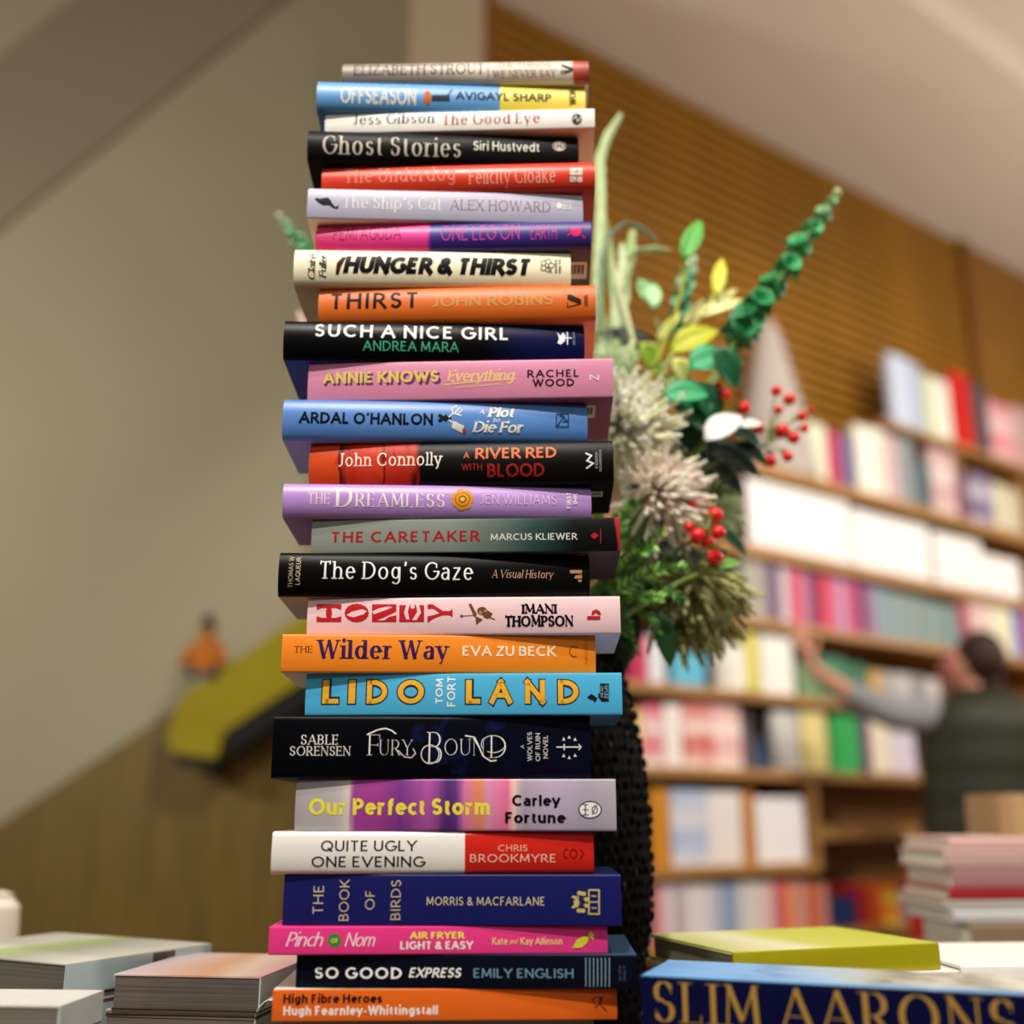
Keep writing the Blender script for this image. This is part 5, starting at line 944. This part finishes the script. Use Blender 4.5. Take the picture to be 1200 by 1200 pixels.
# ------------------------------------------------------------------ person reaching for a book
YP = 4.25
def pp(px, py, Y=YP): return at(px, py, Y)
pr = empty('person', (pp(1150, 1000).x, YP, 0), label='person in a dark olive padded vest seen from behind, left arm reaching to the shelf', cat='person'); Ip = Matrix.Translation(-pr.location)
def skin(name, verts, edges, rad, m, parent, sub=2):
    me = bpy.data.meshes.new(name); me.from_pydata([Ip @ Vector(v) for v in verts], edges, []); o = link(name, me, parent)
    s = o.modifiers.new('skin', 'SKIN'); s.use_smooth_shade = True
    for i, r_ in enumerate(rad):
        r_ = r_ if isinstance(r_, tuple) else (r_, r_); me.skin_vertices[0].data[i].radius = r_
    me.skin_vertices[0].data[0].use_root = True
    u = o.modifiers.new('sub', 'SUBSURF'); u.levels = sub; u.render_levels = sub; me.materials.append(m); return o
hipz = pp(1150, 1015).z; V = [pp(1150, 1015), pp(1150, 960), pp(1150, 900), pp(1148, 845), pp(1145, 818), pp(1142, 800), pp(1138, 782), pp(1137, 764),   # pelvis..head top
  pp(1085, 838), pp(1040, 836, YP-.05), pp(985, 806, YP-.12), pp(958, 788, YP-.15), pp(942, 762, YP-.17),
  pp(1214, 840), pp(1232, 900, YP+.02), pp(1222, 955, YP+.12), pp(1210, 990, YP+.16)]
x0_, x1_ = pp(1118, 1015).x, pp(1182, 1015).x
V += [Vector((x0_, YP, hipz-.1)), Vector((x0_-.02, YP-.02, .48)), Vector((x0_-.03, YP+.03, .09)), Vector((x0_-.03, YP+.2, .04)),
      Vector((x1_, YP, hipz-.1)), Vector((x1_+.02, YP-.02, .48)), Vector((x1_+.03, YP+.05, .09)), Vector((x1_+.03, YP+.22, .04))]
E = [(0, 1), (1, 2), (2, 3), (3, 4), (4, 5), (5, 6), (6, 7), (3, 8), (8, 9), (9, 10), (10, 11), (11, 12), (3, 13), (13, 14), (14, 15), (15, 16), (0, 17), (17, 18), (18, 19), (19, 20), (0, 21), (21, 22), (22, 23), (23, 24)]
Rd = [(.15, .11), (.14, .10), (.15, .11), (.12, .09), (.06, .06), (.052, .055), (.08, .088), (.062, .07), .062, .046, .036, .028, .022, .062, .046, .036, .028, .085, .06, .04, .03, .085, .06, .04, .03]
sk = mat('#c08a70', .55); body = skin('body', V, E, Rd, sk, pr)
# trousers, sleeve, vest, hair, face features
cl_ = mat('#111013', .8)
skin('trousers', [V[0]+Vector((0, 0, .04)), V[17], V[18], V[19]+Vector((0, 0, .02)), V[21], V[22], V[23]+Vector((0, 0, .02))], [(0, 1), (1, 2), (2, 3), (0, 4), (4, 5), (5, 6)], [(.205, .155), .115, .085, .068, .115, .085, .068], cl_, pr)
gs = mat('#85858a', .85, .2, .1, 60)
for nm, idx in (('sleeve', (3, 8, 9, 10)), ('sleeve', (3, 13, 14, 15))):
    skin(nm, [V[i] for i in idx], [(0, 1), (1, 2), (2, 3)], [.05, .082, .064, .05], gs, pr)
vm = mat('#1d1f0c', .6, .4, .1, 30)
m = MB(); levels = [(1030, .20), (1020, .21), (1000, .225), (985, .205), (965, .225), (948, .205), (928, .23), (910, .21), (890, .235), (872, .215), (852, .235), (838, .215), (826, .19), (814, .13), (806, .085)]
vs = []; nn = 28
for py, rr_ in levels:
    c_ = pp(1150 if py > 830 else 1147, py)
    for k in range(nn): vs.append(Ip @ (c_+Vector((rr_*cos(2*pi*k/nn), rr_*.68*sin(2*pi*k/nn), 0))))
m.add(vs, [(l*nn+k, l*nn+(k+1) % nn, (l+1)*nn+(k+1) % nn, (l+1)*nn+k) for l in range(len(levels)-1) for k in range(nn)]+[tuple(range(nn))[::-1]], 0, True)
v_ = m.build('padded_vest', vm, pr, 80); ss = v_.modifiers.new('sub', 'SUBSURF'); ss.levels = ss.render_levels = 1
hc_ = pp(1142, 778); hd = Matrix.Translation(Ip @ hc_)
hr = MB(); hr.ball(Ip @ (hc_+Vector((.022, -.012, .02))), .098, 18, 12, sc=(.95, 1.05, 1.12)); hr.ball(Ip @ (hc_+Vector((.035, -.03, -.07))), .055, 12, 8, sc=(1, .8, 1.3)); hr.build('hair', mat('#2a1510', .6, .3, .3, 120), pr, 80)
fm = MB(); fc = Ip @ (hc_+Vector((-.055, .03, -.012))); fm.ball(fc, .062, 16, 10, sc=(.8, 1, 1.35)); fm.tube([fc+Vector((-.045, .0, .02)), fc+Vector((-.068, .0, -.012)), fc+Vector((-.05, .0, -.02))], [.008, .013, .008], 8); fm.build('face', mat('#b87468', .55), pr, 80)
MB().ball(fc+Vector((-.046, -.02, .022)), .008, 8, 6).build('eye', mat('#1c1210', .3), pr); MB().ball(fc+Vector((-.044, -.004, -.042)), .013, 8, 6, sc=(.6, 1.2, .5)).build('mouth', mat('#9c4440', .5), pr); MB().ball(fc+Vector((.042, -.05, .0)), .017, 10, 6, sc=(.8, .5, 1.3)).build('ear', mat('#b87468', .55), pr)
# left hand: palm and five fingers
h0 = V[12]; hv = [h0+Vector((.004, .002, -.028)), h0, h0+Vector((-.006, .004, .03))]; he = [(0, 1), (1, 2)]; hr_ = [(.022, .016), (.036, .015), (.034, .013)]
for k in range(4):
    b_ = h0+Vector((-.030+.017*k, .006, .042)); L_ = (.055, .068, .072, .06)[k]; kk = len(hv)
    hv += [b_, b_+Vector((-.012, .012, L_*.5)), b_+Vector((-.022, .032, L_*.85))]; he += [(2, kk), (kk, kk+1), (kk+1, kk+2)]; hr_ += [.0095, .0088, .0075]
kk = len(hv); hv += [h0+Vector((.036, .0, .0)), h0+Vector((.052, .01, .028)), h0+Vector((.05, .022, .05))]; he += [(1, kk), (kk, kk+1), (kk+1, kk+2)]; hr_ += [.012, .0105, .0085]
skin('hand', hv, he, hr_, sk, pr)
for s_x, f_ in ((-1, 20), (1, 24)):
    c_ = Ip @ V[f_]; MB().ball(c_+Vector((0, -.06, .01)), .06, 14, 8, sc=(.8, 2.2, .85)).build('shoe', mat('#1a1716', .5), pr)
# red bin standing beside the person's legs
q0_, q1_ = pp(1050, 1016, YP-.15), pp(1090, 1100, YP-.15); rb_ = empty('red_bin', ((q0_.x+q1_.x)/2, YP-.3, 0), label='bright red upright bin standing left of the person in the olive vest', cat='bin')
hw = (q1_.x-q0_.x)/2; zt_ = q0_.z
MB().prism([(-hw*.9, 0), (hw*.9, 0), (hw, zt_-.03), (-hw, zt_-.03)], -.07, .07).build('bin_body', mat('#c4100e', .5), rb_)
MB().box(-hw*1.05, hw*1.05, -.078, .078, zt_-.0295, zt_, bev=.004).build('rim', mat('#b00d0c', .5), rb_)
